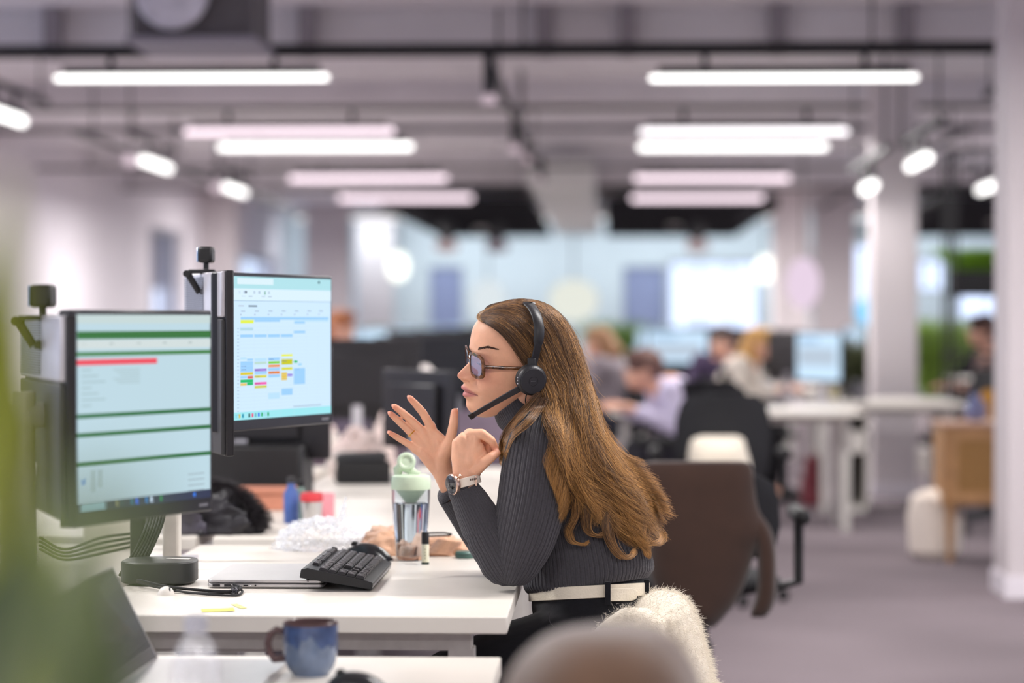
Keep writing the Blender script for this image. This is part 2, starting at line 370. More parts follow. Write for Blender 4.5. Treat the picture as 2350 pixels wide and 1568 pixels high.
for px,pt,pb,Y,lab,sz in ((1122,128,240,13.45,'black cylinder spotlight hanging from the nearest track',.032),(1182,270,350,17.8,'black cylinder spotlight hanging from the second track',.034),(1212,318,372,21.2,'black cylinder spotlight on the centre track, third away',.034),(1240,360,418,24.5,'black cylinder spotlight on the centre track, furthest',.036)):
    a,b_ = at(px,pt,Y),at(px,pb,Y); t = thing('cylinder_spotlight',lab,'spotlight',(a.x,Y,b_.z),0,'black cylinder spotlights')
    MB().cyl((a.x,Y,b_.z+.05),(a.x,Y,a.z),sz).build('spot_housing',m_black_rail,t); MB().lathe([(sz*1.15,0),(sz*1.25,.03),(sz*1.0,.055)],(a.x,Y,b_.z)).build('spot_lens',mat('frosted_lens',(214,200,205),.4,emit=(214,190,200),es=.35),t)
# pendant globes near the far wall
for px,py,rx,rz,lab,e in ((914,612,.17,.24,'bright oval wall lamp left of the far blue blind',emat('oval_lamp',(250,252,240),1.7)),(1756,618,.16,.22,'bright oval wall lamp right of the large far window',emat('oval_lamp',(250,252,240),1.7)),(1316,690,.42,.36,'large pale paper globe lamp above the centre of the far desks',emat('paper_lamp',(214,216,206),1.0)),(1120,690,.3,.36,'pale paper lamp between the far blinds',emat('paper_lamp2',(206,214,218),1.0))):
    p = at(px,py,40.5); t = thing('oval_lamp',lab,'lamp',(p.x,p.y,p.z-rz),0,'oval lamps by the far wall'); MB().ell(p,(rx,.15,rz)).build('lamp_shade',e,t)
    MB().cyl(p+Vector((0,0,rz)),(p.x,p.y,ZC),.012).build('lamp_cord',m_black_rail,t)

for k,(xa,xb) in enumerate(((-5.3,-1.0),(-.6,3.0),(3.4,6.8))):  # strip lights added out of sight to brighten the far wall
    t=thing('added_washer','added slim strip light brightening the far wall, hidden by the black rafts','ceiling light',((xa+xb)/2,40.6,2.95),0,'added strip lights along the far wall')
    MB().bb(xa,xb,40.57,40.63,2.98,ZC-.001).build('light_housing',M['white'],t,smooth=False); MB().bb(xa+.02,xb-.02,40.575,40.625,2.965,2.98).build('light_tube',em_white,t,smooth=False)
    ld=D.lights.new('added_washer_lamp','AREA'); ld.shape='RECTANGLE'; ld.size=xb-xa; ld.size_y=.1; ld.energy=WASH*(xb-xa); ld.color=(.86,.95,1); lo=D.objects.new('added_washer_lamp',ld); COL.objects.link(lo); lo.parent=t; lo.rotation_euler=(R(28),0,0); lo.location=(0,0,-.0)
for k,(x,Y) in enumerate(((-3.6,31.5),(-1.9,35.5),(.9,34.0),(2.9,31.0),(5.2,33),(4.6,26),(5.6,20))):  # downlights added to lift the dark far end of the room
    t=thing('added_downlight','added small ceiling downlight brightening the far desks','lamp',(x,Y,3.0 if Y<29 or not(-2.8<x<-.9 or 0<x<2.0 or 3.9<x<6.2) else 2.58),0,'added downlights over the far desks')
    z=t.location.z; MB().cyl((x,Y,z),(x,Y,z+(ZC-3.0-.001 if z>2.9 else .12)),.09).build('lamp_housing',M['white'],t)
    ld=D.lights.new('added_downlight_lamp','AREA'); ld.shape='DISK'; ld.size=.3; ld.energy=DOWN; ld.color=(1,.97,.95); lo=D.objects.new('added_downlight_lamp',ld); COL.objects.link(lo); lo.parent=t; lo.location=(0,0,-.02)
# ------------------------------------------------------------------ desks
DZ = .73
def desk(xa,xb,ya,yb,z,label,group=None,leg=True,th=.032,beam=False):
    t = thing('office_desk',label,'desk',((xa+xb)/2,(ya+yb)/2,0),0,group)
    MB().bb(xa,xb,ya,yb,z-th,z).build('desk_top',M['desk'],t,smooth=True,bevel=.003)
    for x in (xa+.09,xb-.09):
        for y in (ya+.13,yb-.13): MB().bb(x-.025,x+.025,y-.025,y+.025,0,z-th-.04).build('leg',M['deskleg'],t,smooth=False,bevel=.003)
    MB().bb(xa+.07,xb-.07,ya+.105,ya+.155,z-th-.045,z-th).bb(xa+.07,xb-.07,yb-.155,yb-.105,z-th-.045,z-th).bb((xa+xb)/2-.03,(xa+xb)/2+.03,ya+.15,yb-.15,z-th-.05,z-th).build('desk_frame',M['deskleg'],t,smooth=False,bevel=.003)
    return t
XD0,XD1 = -.985,-.187
Ya,Yb = 4.39,5.765
dk = desk(XD0,XD1,Ya,Yb,DZ,'white office desk the woman leans her elbow on, with laptop and keyboard')
# tapered support rail seen below the front edge
def rail(x0,x1,y,z0,z1,zt,nm='support_rail',par=dk):
    b = MB(); vs=[(x0,y,z1),(x1,y,z1),(x1,y,z1-(z1-z0)*.55),(x1-.03,y,z1-(z1-z0)*.72),(x1-.28,y,z0),(x0,y,z0)]
    vs2=[(a,c+.03,d) for a,c,d in vs]; n=len(vs); b.add(vs+vs2,[tuple(range(n)),tuple(range(2*n-1,n-1,-1))]+[(i,i+n,(i+1)%n+n,(i+1)%n) for i in range(n)])
    return b.build(nm,M['deskleg'],par,smooth=False,bevel=.004)
pr = at(950,1462,4.55)
rail(XD0+.1,pr.x,4.52,DZ-.085,DZ-.032,0)
dn = desk(XD0,XD1,2.55,4.15,.69,'white desk nearest the camera carrying the blue mug')
MB().bb(XD0+.0,XD0+.02,2.6,4.1,.25,.64).build('modesty_panel',M['deskleg'],dn,smooth=False)
bench_labels=['white bench desk directly behind the woman\'s desk','white bench desk in the second place behind the woman','white bench desk in the third place behind the woman','white bench desk furthest back in the woman\'s row']
for i in range(4):
    y0 = 5.96+i*1.5; desk(XD0,XD1,y0,y0+1.42,DZ,bench_labels[i],'bench desks behind the woman')
opp_labels=['white desk facing hers, left of the near monitors','white desk across the aisle of monitors, behind the left webcam monitor','white opposite desk behind the black bag','white opposite desk, far end of the left row','white opposite desk nearest the camera, under the dark laptop','white opposite desk furthest away beyond the paper bags']
for i,(y0,y1) in enumerate(((4.39,5.765),(5.96,7.38),(7.46,8.88),(8.96,10.38),(2.55,4.15),(10.46,11.88))):
    desk(-1.83,-1.03,y0,y1,.69 if i==4 else DZ,opp_labels[i],'opposite desks of the row')
# ------------------------------------------------------------------ screens
def screen_mesh(name,parent,P,rects,base,z0=.0006):
    """P(u,v,h): screen uv -> point, h metres out of the glass. rects: (u0,v0,u1,v1,(r,g,b)) with v from the top"""
    b = MB(); b.quad(P(0,1,0),P(1,1,0),P(1,0,0),P(0,0,0),lin(base))
    for i,(u0,v0,u1,v1,c) in enumerate(rects):
        h = z0*(1+.25*(i%3)); b.quad(P(u0,v1,h),P(u1,v1,h),P(u1,v0,h),P(u0,v0,h),lin(c))
    return b.build(name,emat('lit_screen',(255,255,255),1.0,attr='Col'),parent,smooth=False)
def monitor_local(name,label,w_,h_,rects,base,group=None,back=M['black'],bez=.008,chin=.022,th=.022,lift=None,grille=False):
    """screen centre at origin height 0, facing -Y local; root at foot"""
    t = thing(name,label,'monitor',(0,0,0),0,group)
    return t
def build_monitor(label,A,B,zt,zb,rects,base,group=None,bez=.008,chin=.024,th=.03,post=None,silver=False,tilt=0,name='computer_monitor'):
    """A,B: (x,y) of the left and right edge of the face as seen from the front; zt, zb top and bottom"""
    A=Vector((A[0],A[1],0)); B=Vector((B[0],B[1],0)); U=(B-A); L=U.length; U/=L; Nn=Vector((U.y,-U.x,0))  # towards the viewer
    mid=(A+B)/2; t=thing(name,label,'monitor',(mid.x,mid.y,zb-.0),0,group)
    Z=Vector((0,0,1)); H=zt-zb; up=(Z*math.cos(tilt)-Nn*math.sin(tilt)); Nt=(Nn*math.cos(tilt)+Z*math.sin(tilt))
    O=Vector((A.x,A.y,zb))
    def Pt(u,v,h): return O+U*u*L+up*(1-v)*H+Nt*h
    rot=Matrix((U,-Nt,up)).transposed()
    c=Pt(.5,.5,-th/2); MB().box(c,(L,th,H),rot).build('monitor_housing',M['bezel'],t,smooth=True,bevel=.003)
    bk=MB().box(Pt(.5,.45,-th-.012),(L*.55,.026,H*.55),rot); 
    bk.build('rear_bulge',M['silver'] if silver else M['bezel'],t,bevel=.008)
    MB().box(Pt(.5,.48,-th-.003),(L*.97,.006,H*.94),rot).build('rear_cover',M['silver'] if silver else M['dkgrey'],t,bevel=.002)
    bu=bez/L; bv=bez/H; cv=chin/H
    def Ps(u,v,h): return Pt(bu+u*(1-2*bu), bv+v*(1-bv-cv), .0008+h)
    screen_mesh('screen',t,Ps,rects,base)
    lg=MB()
    for i in range(6): lg.box(Pt(.9+i*.0115,1-cv*.5,.0006),(L*.008,.0006,chin*.22),rot)
    lg.build('maker_mark',mat('grey_print',(120,120,126),.5),t,smooth=False)
    # arm behind
    if post:
        px_,py_=post[:2]; c0=Pt(.5,.5,-th-.02); b=MB(); b.tube([c0,c0-Nn*.05,(px_,py_,c0.z)],[.022,.022,.022],10); b.build('monitor_arm',M['silver'],t)
        MB().cyl((px_,py_,post[2]),(px_,py_,c0.z+.04),.018).build('stand_pole',mat('pole_grey',(204,200,196),.35,.3),t)
        MB().bb(px_-.05,px_+.05,py_-.05,py_+.05,post[2],post[2]+.012).build('clamp',M['silver'],t,bevel=.003)
    return t,Pt,(U,Nt,up)
# calendar contents: positions read off the picture (u,v in the lit area)
def cal_rects():
    r=[]; u=lambda x:(x-468)/(1243-468); 
    def bx(x0,y0,x1,y1,c):
        # the crop used for reading: top edge 298->325, bottom 1412->1365 across the screen
        def vv(x,y): k=(x-468)/(775); t_=298+27*k; b_=1412-47*k; return (y-t_)/(b_-t_)
        xm=(x0+x1)/2; r.append((max(0,u(x0)),max(0,vv(xm,y0)),min(1,u(x1)),min(1,vv(xm,y1)),c))
    hd=(168,212,220); wh=(206,226,240)
    r.append((0,0,1,.085,hd)); r.append((.0,.085,1,.165,wh)); r.append((0,.168,1,.171,(130,160,176)))
    r.append((0,.945,1,1,(150,218,226)))
    r.append((.1,.012,.43,.055,(206,226,234)))
    for i in range(9): r.append((.02+i*.045,.1,.038+i*.045,.12,(170,188,206)))
    r.append((.17,.1,.185,.118,(90,96,110))); r.append((.215,.1,.23,.118,(60,110,180))); r.append((.345,.1,.358,.125,(60,140,90)))
    for i in range(7): r.append((.02+i*.06,.135,.055+i*.06,.141,(160,176,190)))
    r.append((.2,.2,.28,.212,(120,136,150))); r.append((.11,.2,.16,.21,(180,196,210)))
    cols=[(568,655),(666,752),(764,848),(860,943),(957,1038),(1055,1130),(1145,1215)]
    for a,b in cols: bx(a+2,566,a+32,573,(150,166,182)); bx(a-2,590,a+6,602,(160,176,196))
    for k in range(27): bx(560,690+k*26.5,1225,691.2+k*26.5,(184,206,224)); bx(545,700+k*26.5,556,705+k*26.5,(150,166,182))
    for a,b in cols: bx(a-5,690,a-4,1400,(190,210,226))
    BL=(150,196,240); LB=(176,212,246)
    bx(568,616,1222,636,BL); bx(568,636,660,664,(214,226,84)); bx(664,636,850,652,BL); bx(957,640,1220,652,LB); bx(957,652,1038,668,BL)
    bx(565,696,656,718,(170,204,216)); bx(952,722,1040,742,BL)
    for a,b in cols[:4]: bx(a-2,748,b+1,772,BL)
    bx(860,902,944,920,(218,224,84))
    c=cols[0]; bx(c[0]-2,925,c[0]+40,940,LB); bx(c[0]+45,935,c[1],950,BL); bx(c[0]-2,955,c[1],1038,BL); bx(c[0]-2,1040,c[1],1060,(206,190,62)); bx(c[0]-2,1066,c[0]+46,1086,BL); bx(c[0]+48,1066,c[1],1088,(206,96,82)); bx(c[0]-2,1094,c[1],1118,(44,176,106)); bx(c[0]-2,1122,c[0]+42,1142,(216,186,96)); bx(c[0]+44,1118,c[1],1138,(44,176,106))
    c=cols[1]; bx(c[0],932,c[1],955,LB); bx(c[0],958,c[1],978,(176,206,196)); bx(c[0],1012,c[1],1032,(150,110,200)); bx(c[0],1034,c[1],1056,BL); bx(c[0],1062,c[1],1082,(206,200,60)); bx(c[0],1116,c[1],1136,(226,92,168)); bx(c[0],1142,c[1],1162,(196,196,64))
    c=cols[2]; bx(c[0],928,c[1],950,BL); bx(c[0],956,c[1],976,(128,196,72)); bx(c[0],982,c[1],1002,(222,140,84)); bx(c[0],1006,c[1],1030,BL); bx(c[0],1034,c[1],1054,(216,128,74)); bx(c[0],1058,c[1],1080,BL); bx(c[0],1200,c[1],1246,LB)
    c=cols[3]; bx(c[0],940,c[1],984,(190,190,48)); bx(c[0],1004,c[1],1026,(206,206,80)); bx(c[0],1044,c[0]+42,1104,(214,186,84)); bx(c[0]+44,1054,c[1],1074,(140,120,210)); bx(c[0],1168,c[1],1218,BL)
    c=cols[4]; bx(c[0]-2,952,c[0]+24,970,(40,176,100)); bx(c[0]+28,974,c[0]+56,992,(150,200,240)); bx(c[0]-6,1012,c[1],1136,BL)
    for (a,b),ys in zip(cols[:5],((965,992,1018,1048),(942,1020,1072,1126),(940,990,1042),(955,1012,1180),(1020,1032))):
        for y in ys: bx(a+4,y,a+38,y+4,(84,106,130))
    for i,c in enumerate(((30,110,210),(40,160,150),(60,150,200),(200,180,60),(40,140,170),(190,220,240),(40,60,50),(220,60,110),(60,150,170),(40,90,220),(40,160,90),(150,200,210),(30,150,80))):
        r.append((.025+i*.029,.958,.04+i*.029,.985,c))
    r.append((.865,.018,.885,.034,(70,90,100)))
    r.append((.62,.928,.9,.934,(150,170,184)))
    return r
def pedge(px,Y): return (XY(px,Y),Y)
Y0,Y1=5.14,5.62
zt=(at(515,624,Y0).z+at(762,634,Y1).z)/2; zb=(at(515,993,Y0).z+at(762,972,Y1).z)/2
mon,Pm,_=build_monitor('computer monitor showing a colourful calendar to the woman',pedge(513,Y0),pedge(762,Y1),zt,zb,cal_rects(),(196,220,240),post=(XD0+.01,5.36,DZ))
# spreadsheet monitor
def sheet_rects():
    r=[]; G=(62,112,66); T=(176,200,204)
    r+= [(0,0,1,.045,(186,202,202)),(0,.085,1,.125,G),(0,.13,1,.175,(196,206,206)),(0,.19,1,.212,(78,128,84)),(0,.228,.58,.258,(222,84,98))]
    for v in (.505,.6,.745): r.append((0,v,1,v+.022,(58,108,72)))
    for i in range(14): r.append((.03+i*.066,.145,.06+i*.066,.153,(150,164,164)))
    for i in range(7): r.append((.03,.28+i*.03,.1+.05*(i%3),.286+i*.03,(150,172,176))); r.append((.25+.02*(i%4),.28+i*.012,.45,.284+i*.012,(158,178,182)))
    r+= [(.1,.79,.12,.9,(150,170,172)),(.15,.79,.17,.88,(150,170,172)),(.03,.83,.05,.86,(60,120,190))]
    for i in range(4): r.append((.82,.86+i*.03,.95,.866+i*.03,(150,166,176))); 
    r.append((0,.955,1,1,(58,62,84))); r.append((.02,.958,.2,.995,(150,190,200)))
    for i,c in enumerate(((120,130,110),(150,150,110),(60,80,90),(150,150,60),(60,130,150),(60,110,220),(160,60,160),(60,140,210),(190,210,230),(50,90,220),(60,150,90))): r.append((.24+i*.036,.96,.262+i*.036,.99,c))
    r+= [(.86,.965,.88,.985,(60,120,220)),(.91,.965,.97,.985,(150,170,190))]
    return r
Y0,Y1=3.86,4.22
zt=(at(172,716,Y0).z+at(487,708,Y1).z)/2; zb=at(487,1172,Y1).z
build_monitor('monitor with green-lined spreadsheet rows and a red bar, behind the plant',pedge(168,Y0),pedge(487,Y1),zt,zb,sheet_rects(),(178,202,212),post=(XD0+.01,4.0,.69))
# opposite monitors, seen from behind, facing left
def cam_thing(lab,px,py,Y,s=1.0):
    p=at(px,py,Y); t=thing('webcam',lab,'webcam',(p.x,p.y,p.z-.02),0,'webcams on the monitors')
    MB().box(p+Vector((.004,0,.026)),(.030*s,.046*s,.034*s)).build('camera_body',M['black'],t,bevel=.006)
    MB().box(p+Vector((-.0125*s,0,.026)),(.004,.042*s,.031*s)).build('side_cover',mat('pale_blue_gloss',(150,176,214),.1,coat=.5),t,bevel=.003)
    MB().cyl(p+Vector((.003,0,-.006)),p+Vector((.003,0,.012)),.006).build('swivel',M['black'],t)
    MB().box(p+Vector((-.006,0,-.011)),(.058,.024,.009)).build('top_plate',M['black'],t,bevel=.002)
    a=p+Vector((-.038,0,-.016)); MB().tube([a,p+Vector((-.012,0,-.058))],[.0075,.007],8).build('folding_arm',M['black'],t)
    MB().cyl(a+Vector((0,-.015,.0)),a+Vector((0,.015,0)),.008).build('hinge',M['black'],t)
    MB().box(p+Vector((.002,0,-.058)),(.02,.024,.014),Matrix.Rotation(R(20),3,'Y')).build('clamp_foot',M['black'],t,bevel=.002)
    return t
def rear_monitor(lab,px0,px1,Ya_,Yb_,pyt,pyb,split,armto):
    """a monitor seen from its back; silver upper cover, dark lower cover"""
    A=Vector((XY(px1,Ya_),Ya_,0)); B=Vector((XY(px0,Yb_),Yb_,0))
    zt=at(px1,pyt,Ya_).z; zb=at(px1,pyb,Ya_).z; zs=at(px1,split,Ya_).z
    t=thing('computer_monitor',lab,'monitor',((A.x+B.x)/2,(A.y+B.y)/2,zb))
    U=(B-A); L=U.length; U/=L; Nn=Vector((-U.y,U.x,0)); 
    if Nn.y>0: Nn=-Nn
    rot=Matrix((U,-Nn,Vector((0,0,1)))).transposed()
    def P(u,z,h): return Vector((A.x,A.y,z))+U*u*L+Nn*h
    MB().box(P(.5,(zt+zb)/2,-.010),(L,.018,zt-zb),rot).build('monitor_housing',M['bezel'],t,bevel=.003)
    MB().box(P(.5,(zt+zs)/2,.003),(L*.98,.010,zt-zs-.004),rot).build('rear_cover',M['silver'],t,bevel=.003)
    v=MB()
    for i in range(22): v.box(P(.70,zt-.012-i*.0042,.0095),(L*.5,.004,.0016),rot)
    v.build('ventilation_slots',mat('slot_grey',(96,96,102),.5),t,smooth=False)
    MB().box(P(.5,(zs+zb)/2,.003),(L*.98,.010,zs-zb-.004),rot).build('lower_cover',M['dkgrey'],t,bevel=.003)
    screen_mesh('screen',t,lambda u,vv,h:P(.02+.96*u,zt-.01-(zt-zb-.03)*vv,-.0198-h),[(0,0,1,.1,(170,200,220))],(190,210,225))
    c=P(.5,zb+.07,-.014); e=armto; MB().tube([c,Vector((e[0]+.05,e[1],zb+.07)),Vector((e[0],e[1],zb+.07))],.014,10).build('monitor_arm',M['silver'],t)
    return t
rear_monitor('silver and black monitor seen from behind, left of the calendar monitor',430,517,5.10,5.55,620,1048,730,(XY(394,5.2)+.0,5.2))
cam_thing('small black webcam on a folding arm atop the silver monitor back',470,612,5.33,1.05)
rear_monitor('blurred monitor back at the left edge, behind the plant',58,150,3.84,4.3,722,1200,880,(XY(60,4.1),4.1))
cam_thing('blurred black webcam on the left monitor behind the plant',95,715,4.05,1.15)
# ------------------------------------------------------------------ things on the desk
# laptop, closed
lx0=XY(474,4.83); lx1=lx0+.235; ly0,ly1=4.83,5.165
t=thing('laptop','closed silver laptop under the edge of the black keyboard','laptop',((lx0+lx1)/2,(ly0+ly1)/2,DZ))
def rounded(x0,x1,y0,y1,r,n=5):
    o=[]
    for cx,cy,a in ((x1-r,y1-r,0),(x0+r,y1-r,90),(x0+r,y0+r,180),(x1-r,y0+r,270)):
        for i in range(n+1): a_=R(a+90*i/n); o.append((cx+r*math.cos(a_),cy+r*math.sin(a_)))
    return o
def slab(x0,x1,y0,y1,z0,z1,r,rot=None,c=None,inset=0.0008):
    b=MB(); rs=[]
    for z,i in ((z0,inset),(z0+inset,0),(z1-inset,0),(z1,inset)): rs.append([Vector((x,y,z)) for x,y in rounded(x0+i,x1-i,y0+i,y1-i,max(r-i,.0005))])
    return b.rings(rs)
slab(lx0,lx1,ly0,ly1,DZ+.002,DZ+.0105,.012,inset=.002).build('laptop_base',M['alu'],t)
slab(lx0,lx1,ly0,ly1,DZ+.0118,DZ+.0175,.012).build('laptop_lid',M['alu'],t)
def port(x,w_,h,nm,m=M['black']): MB().box((x,ly0-.0002,DZ+.0065),(w_,.0016,h)).build(nm,m,t,smooth=False)
s1=1/1150
port(lx0+22*s1,.015,.0045,'video_port'); port(lx0+48*s1,.013,.0045,'usb_port'); port(lx0+90*s1,.0085,.0026,'charging_port')
MB().cyl((lx0+113*s1,ly0+.001,DZ+.0065),(lx0+113*s1,ly0-.0012,DZ+.0065),.0018,n=12).build('audio_jack',M['black'],t)
MB().cyl((lx0+101*s1,ly0+.001,DZ+.0065),(lx0+101*s1,ly0-.001,DZ+.0065),.0007,n=8).build('indicator_light',emat('tiny_led',(255,255,255),1.2),t)
for x in (lx0+.02,lx1-.02):
    for y in (ly0+.03,ly1-.03): MB().cyl((x,y,DZ),(x,y,DZ+.0025),.006,n=12).build('foot',M['rubber'],t)
# keyboard leaning on the laptop
kx1,kx0=-.474,-.612; ky0,ky1=4.79,5.205
kr=thing('keyboard','black full-size keyboard propped with its back edge on the closed laptop','keyboard',(kx1,ky0,DZ+.003))
tiltk=math.atan2(.026,.14); KW=.146; KL=ky1-ky0
kr.rotation_euler=(0,tiltk,0)   # local -X goes up to the left
def kb(): return MB()
b=MB(); prof=[(-KW,-.003),(0,0),(0,.014),(-.012,.016),(-KW+.012,.019),(-KW,.014)]
b.rings([[Vector((x,y,z)) for x,z in prof] for y in (0,.004,KL-.004,KL)])
def addlocal(mb,nm,m,par,**k):
    off=Vector(kr.location); mb.v=[tuple(Vector(p)+off) for p in mb.v]; return mb.build(nm,m,par,**k)
kbody=addlocal(b,'keyboard_case',M['black'],kr,bevel=.0015)
addlocal(MB().box((.0004,KL*.5,.0065),(.0008,KL*.97,.006)),'front_strip',mat('grey_satin',(120,118,120),.35,.3),kr,smooth=False)
m_key=mat('key_black',(34,33,36),.38); m_leg=mat('key_print',(205,208,215),.5)
u=.0188; rowx=[-KW+.020,-KW+.043,-KW+.043+u,-KW+.043+2*u,-KW+.043+3*u,-KW+.043+4*u]
# y runs along the keyboard: the far end carries the left side letters; near end the number block
keyproto={}
def key(xc,yc,w_,l_,zc):
    kk=(round(w_,4),round(l_,4))
    if kk not in keyproto:
        b=MB(); rs=[]
        for z,i in ((0,0),(.003,.0002),(.0055,.0014),(.0062,.002)):
            rs.append([Vector((x,y,z)) for x,y in rounded(-w_/2+i,w_/2-i,-l_/2+i,l_/2-i,.0015,2)])
        b.rings(rs); 
        b.quad((-.0045,-.002,.0064),(-.0015,-.002,.0064),(-.0015,.0015,.0064),(-.0045,.0015,.0064))
        me=D.meshes.new('key'); me.from_pydata(b.v,[],b.f); me.materials.append(m_key); me.materials.append(m_leg); me.polygons[len(me.polygons)-1].material_index=1; keyproto[kk]=me
    o=D.objects.new('key',keyproto[kk]); COL.objects.link(o); o.parent=kr; o.location=(xc,yc,zc); return o
nk=0
def zk(x): return .0165+(-x)*(.0022/KW)
for ri,x in enumerate(rowx):
    if ri==0:
        ys=[KL-.014]+[KL-.014-.034-i*u-(.009 if i>3 else 0)-(.009 if i>7 else 0) for i in range(12)]
        ys+=[KL-.30-i*u for i in range(3)]
        for y in ys: key(x,y,.0135,.0165,zk(x)); nk+=1
        continue
    lens={1:[1]*13+[2],2:[1.5]+[1]*12+[1.5],3:[1.75]+[1]*11+[2.25],4:[2.25]+[1]*10+[2.75],5:[1.25,1.25,1.25,6.25,1.25,1.25,1.25,1.25]}[ri]
    y=KL-.007
    for l in lens: key(x,y-l*u/2,.0168,l*u-.002,zk(x)); y-=l*u; nk+=1
    y-=.004
    for i in range(3):
        if ri in (1,2) or ri==5 or (ri==4 and i==1): key(x,y-u*(i+.5),.0168,u-.002,zk(x)); nk+=1
    y-=3*u+.004
    for i in range(4):
        if y-u*(i+1)>.003:
            key(x,y-u*(i+.5),.0168,u-.002,zk(x)); nk+=1
for yy in (.05,KL-.05): addlocal(MB().box((-KW+.012,yy,-.008),(.004,.02,.014),Matrix.Rotation(R(-25),3,'Y')),'folding_foot',M['black'],kr,bevel=.001)
# mice
def mouse(lab,x,y,z,rz,m,s=1):
    t=thing('computer_mouse',lab,'mouse',(x,y,z),rz); b=MB(); rs=[]
    for i in range(17):
        a=-1+2*i/16; hw=.031*math.sqrt(max(0,1-a*a*.94))**.8*(1-.08*a)*s; hh=.034*(1-.55*abs(a-.15)**2.2)*math.sqrt(max(.02,1-abs(a)**5))*s
        rs.append([Vector((hw*math.cos(q)*1.0,a*.053*s,max(0,hh*(max(0,math.sin(q)))**.8))) for q in [PI*k/14 for k in range(15)]]+[Vector((0,a*.053*s,0))])
    b.rings(rs); off=Vector(t.location); b.v=[tuple(Vector(p)+off) for p in b.v]; b.build('mouse_shell',m,t,auto=60)
    w_=MB().cyl((-.004*s,.028*s,.030*s),(.004*s,.028*s,.030*s),.007*s,n=16); w_.v=[tuple(Vector(p)+off) for p in w_.v]; w_.build('scroll_wheel',M['rubber'],t); return t
m_mouse=mat('mouse_black',(30,30,33),.28)
mouse('black computer mouse behind the keyboard',XY(846,5.45),5.42,DZ,R(70),m_mouse,1.12)
mouse('blurred black mouse beside the blue mug',XY(822,3.75),3.74,.69,R(80),m_mouse,1.0)
# water bottle
bx_=at(943,1285,5.42); bp=Vector((bx_.x,5.42,DZ)); hs=1/1024.
t=thing('water_bottle','clear water bottle with a pale green flip lid, half full','bottle',bp)
m_clear=mat('clear_tritan',(240,246,250),.03,trans=1,ior=1.25,var=0); m_water=mat('water',(235,243,250),.0,trans=1,ior=1.33,var=0); m_mint=mat('mint_plastic',(206,224,196),.4)
MB().lathe([(.0,.003),(.030,.002),(.0335,.008),(.036,.03),(.0405,.09),(.0432,.14),(.0435,.165),(.0405,.166),(.0402,.14),(.0378,.09),(.0334,.03),(.031,.011),(.0,.009)],bp,n=48,cap=False).build('bottle_body',m_clear,t)
MB().lathe([(.0,.0105),(.030,.0115),(.0330,.03),(.0374,.09),(.0396,.128),(.0,.128)],bp,n=48).build('water_fill',m_water,t)
MB().lathe([(.0442,.160),(.0445,.163),(.0445,.182),(.0425,.189),(.034,.193),(.0,.194)],bp,n=48).build('bottle_lid',m_mint,t)
MB().lathe([(.012,.13),(.030,.152),(.036,.160)],bp,n=30).build('inner_strainer',m_mint,t)
b=MB(); c=bp+Vector((-.014,0,.194)); b.tube([c+Vector((-.014,0,-.004)),c+Vector((-.016,0,.010)),c+Vector((-.006,0,.020)),c+Vector((.010,0,.014)),c+Vector((.022,0,-.002))],[.006,.007,.008,.008,.006],12,flat=1.5); b.build('spout',m_mint,t)
b=MB(); b.torus(bp+Vector((-.010,-.004,.222)),(.1,-1,.25),.0155,.0058,32,10); b.lathe([(.001,-.004),(.013,-.0035),(.013,.003),(.001,.004)],bp+Vector((-.010,-.003,.222)),(.1,-1,.25),20); b.tube([bp+Vector((-.020,0,.206)),bp+Vector((0,0,.2)),bp+Vector((.02,0,.193))],[.006,.007,.007],10); b.build('carry_loop',m_mint,t)
# lip balm
q=Vector((at(976,1290,5.33).x,5.33,DZ)); t=thing('lip_balm','small upright cream tube with a black cap in front of the water bottle','cosmetics',q)
MB().lathe([(.0082,0),(.0084,.001),(.0084,.044),(.0078,.045)],q,n=24).build('tube_body',mat('cream_print',(222,220,196),.4),t)
MB().lathe([(.0086,0),(.0086,.005)],q,n=24).build('tube_foot',mat('dark_green',(24,48,40),.4),t)
MB().lathe([(.0084,.045),(.0086,.046),(.0084,.069),(.0070,.071)],q,n=24).build('tube_cap',M['black'],t)
b=MB(); 
for i in range(4): b.box(q+Vector((0,-.0084,.014+i*.0065)),(.0016,.0004,.004))
b.build('label_print',mat('olive_print',(140,140,96),.5),t,smooth=False)
# peach cloth pouch
m_peach=mat('peach_fleece',(226,178,146),.95,var=.08,scale=90,bump=.8,bscale=350,sheen=.4)
def blob_cloth(mb,c,rx,ry,h,seed,n=44,k=26,fold=.16,freq=3.0,flat=2.4):
    rs=[]; c=Vector(c)
    for i in range(k+1):
        v=i/k; a=v*PI/2; row=[]
        for j in range(n):
            th=2*PI*j/n; q=Vector((math.cos(th)*math.cos(a),math.sin(th)*math.cos(a),math.sin(a)))
            d=1+fold*noise.noise(q*freq+Vector((seed,0,0)))+fold*.5*noise.noise(q*freq*2.7+Vector((0,seed,0)))
            row.append(c+Vector((math.copysign(abs(q.x)**.8,q.x)*rx*d,math.copysign(abs(q.y)**.8,q.y)*ry*d,max(0,q.z**(1/1.3)*h*d))))
        rs.append(row)
    return mb.rings(rs)
t=thing('fleece_pouch','peach coloured fleece glove lying behind the water bottle','cloth',(XY(950,5.56),5.56,DZ))
b=MB(); blob_cloth(b,(XY(885,5.57),5.58,DZ),.060,.075,.060,3); blob_cloth(b,(XY(1000,5.58),5.57,DZ),.075,.06,.040,8,fold=.25,freq=4); b.build('fleece_body',m_peach,t,auto=180)
b=MB()
for i in range(7): b.torus((XY(1030,5.57)+.004*i-.02,5.53,DZ+.006+i*.0045),(0.05,.1,1),.036,.0035,36,6,sx=1.0,sy=.75)
b.build('ribbed_cuff',m_peach,t,auto=180)
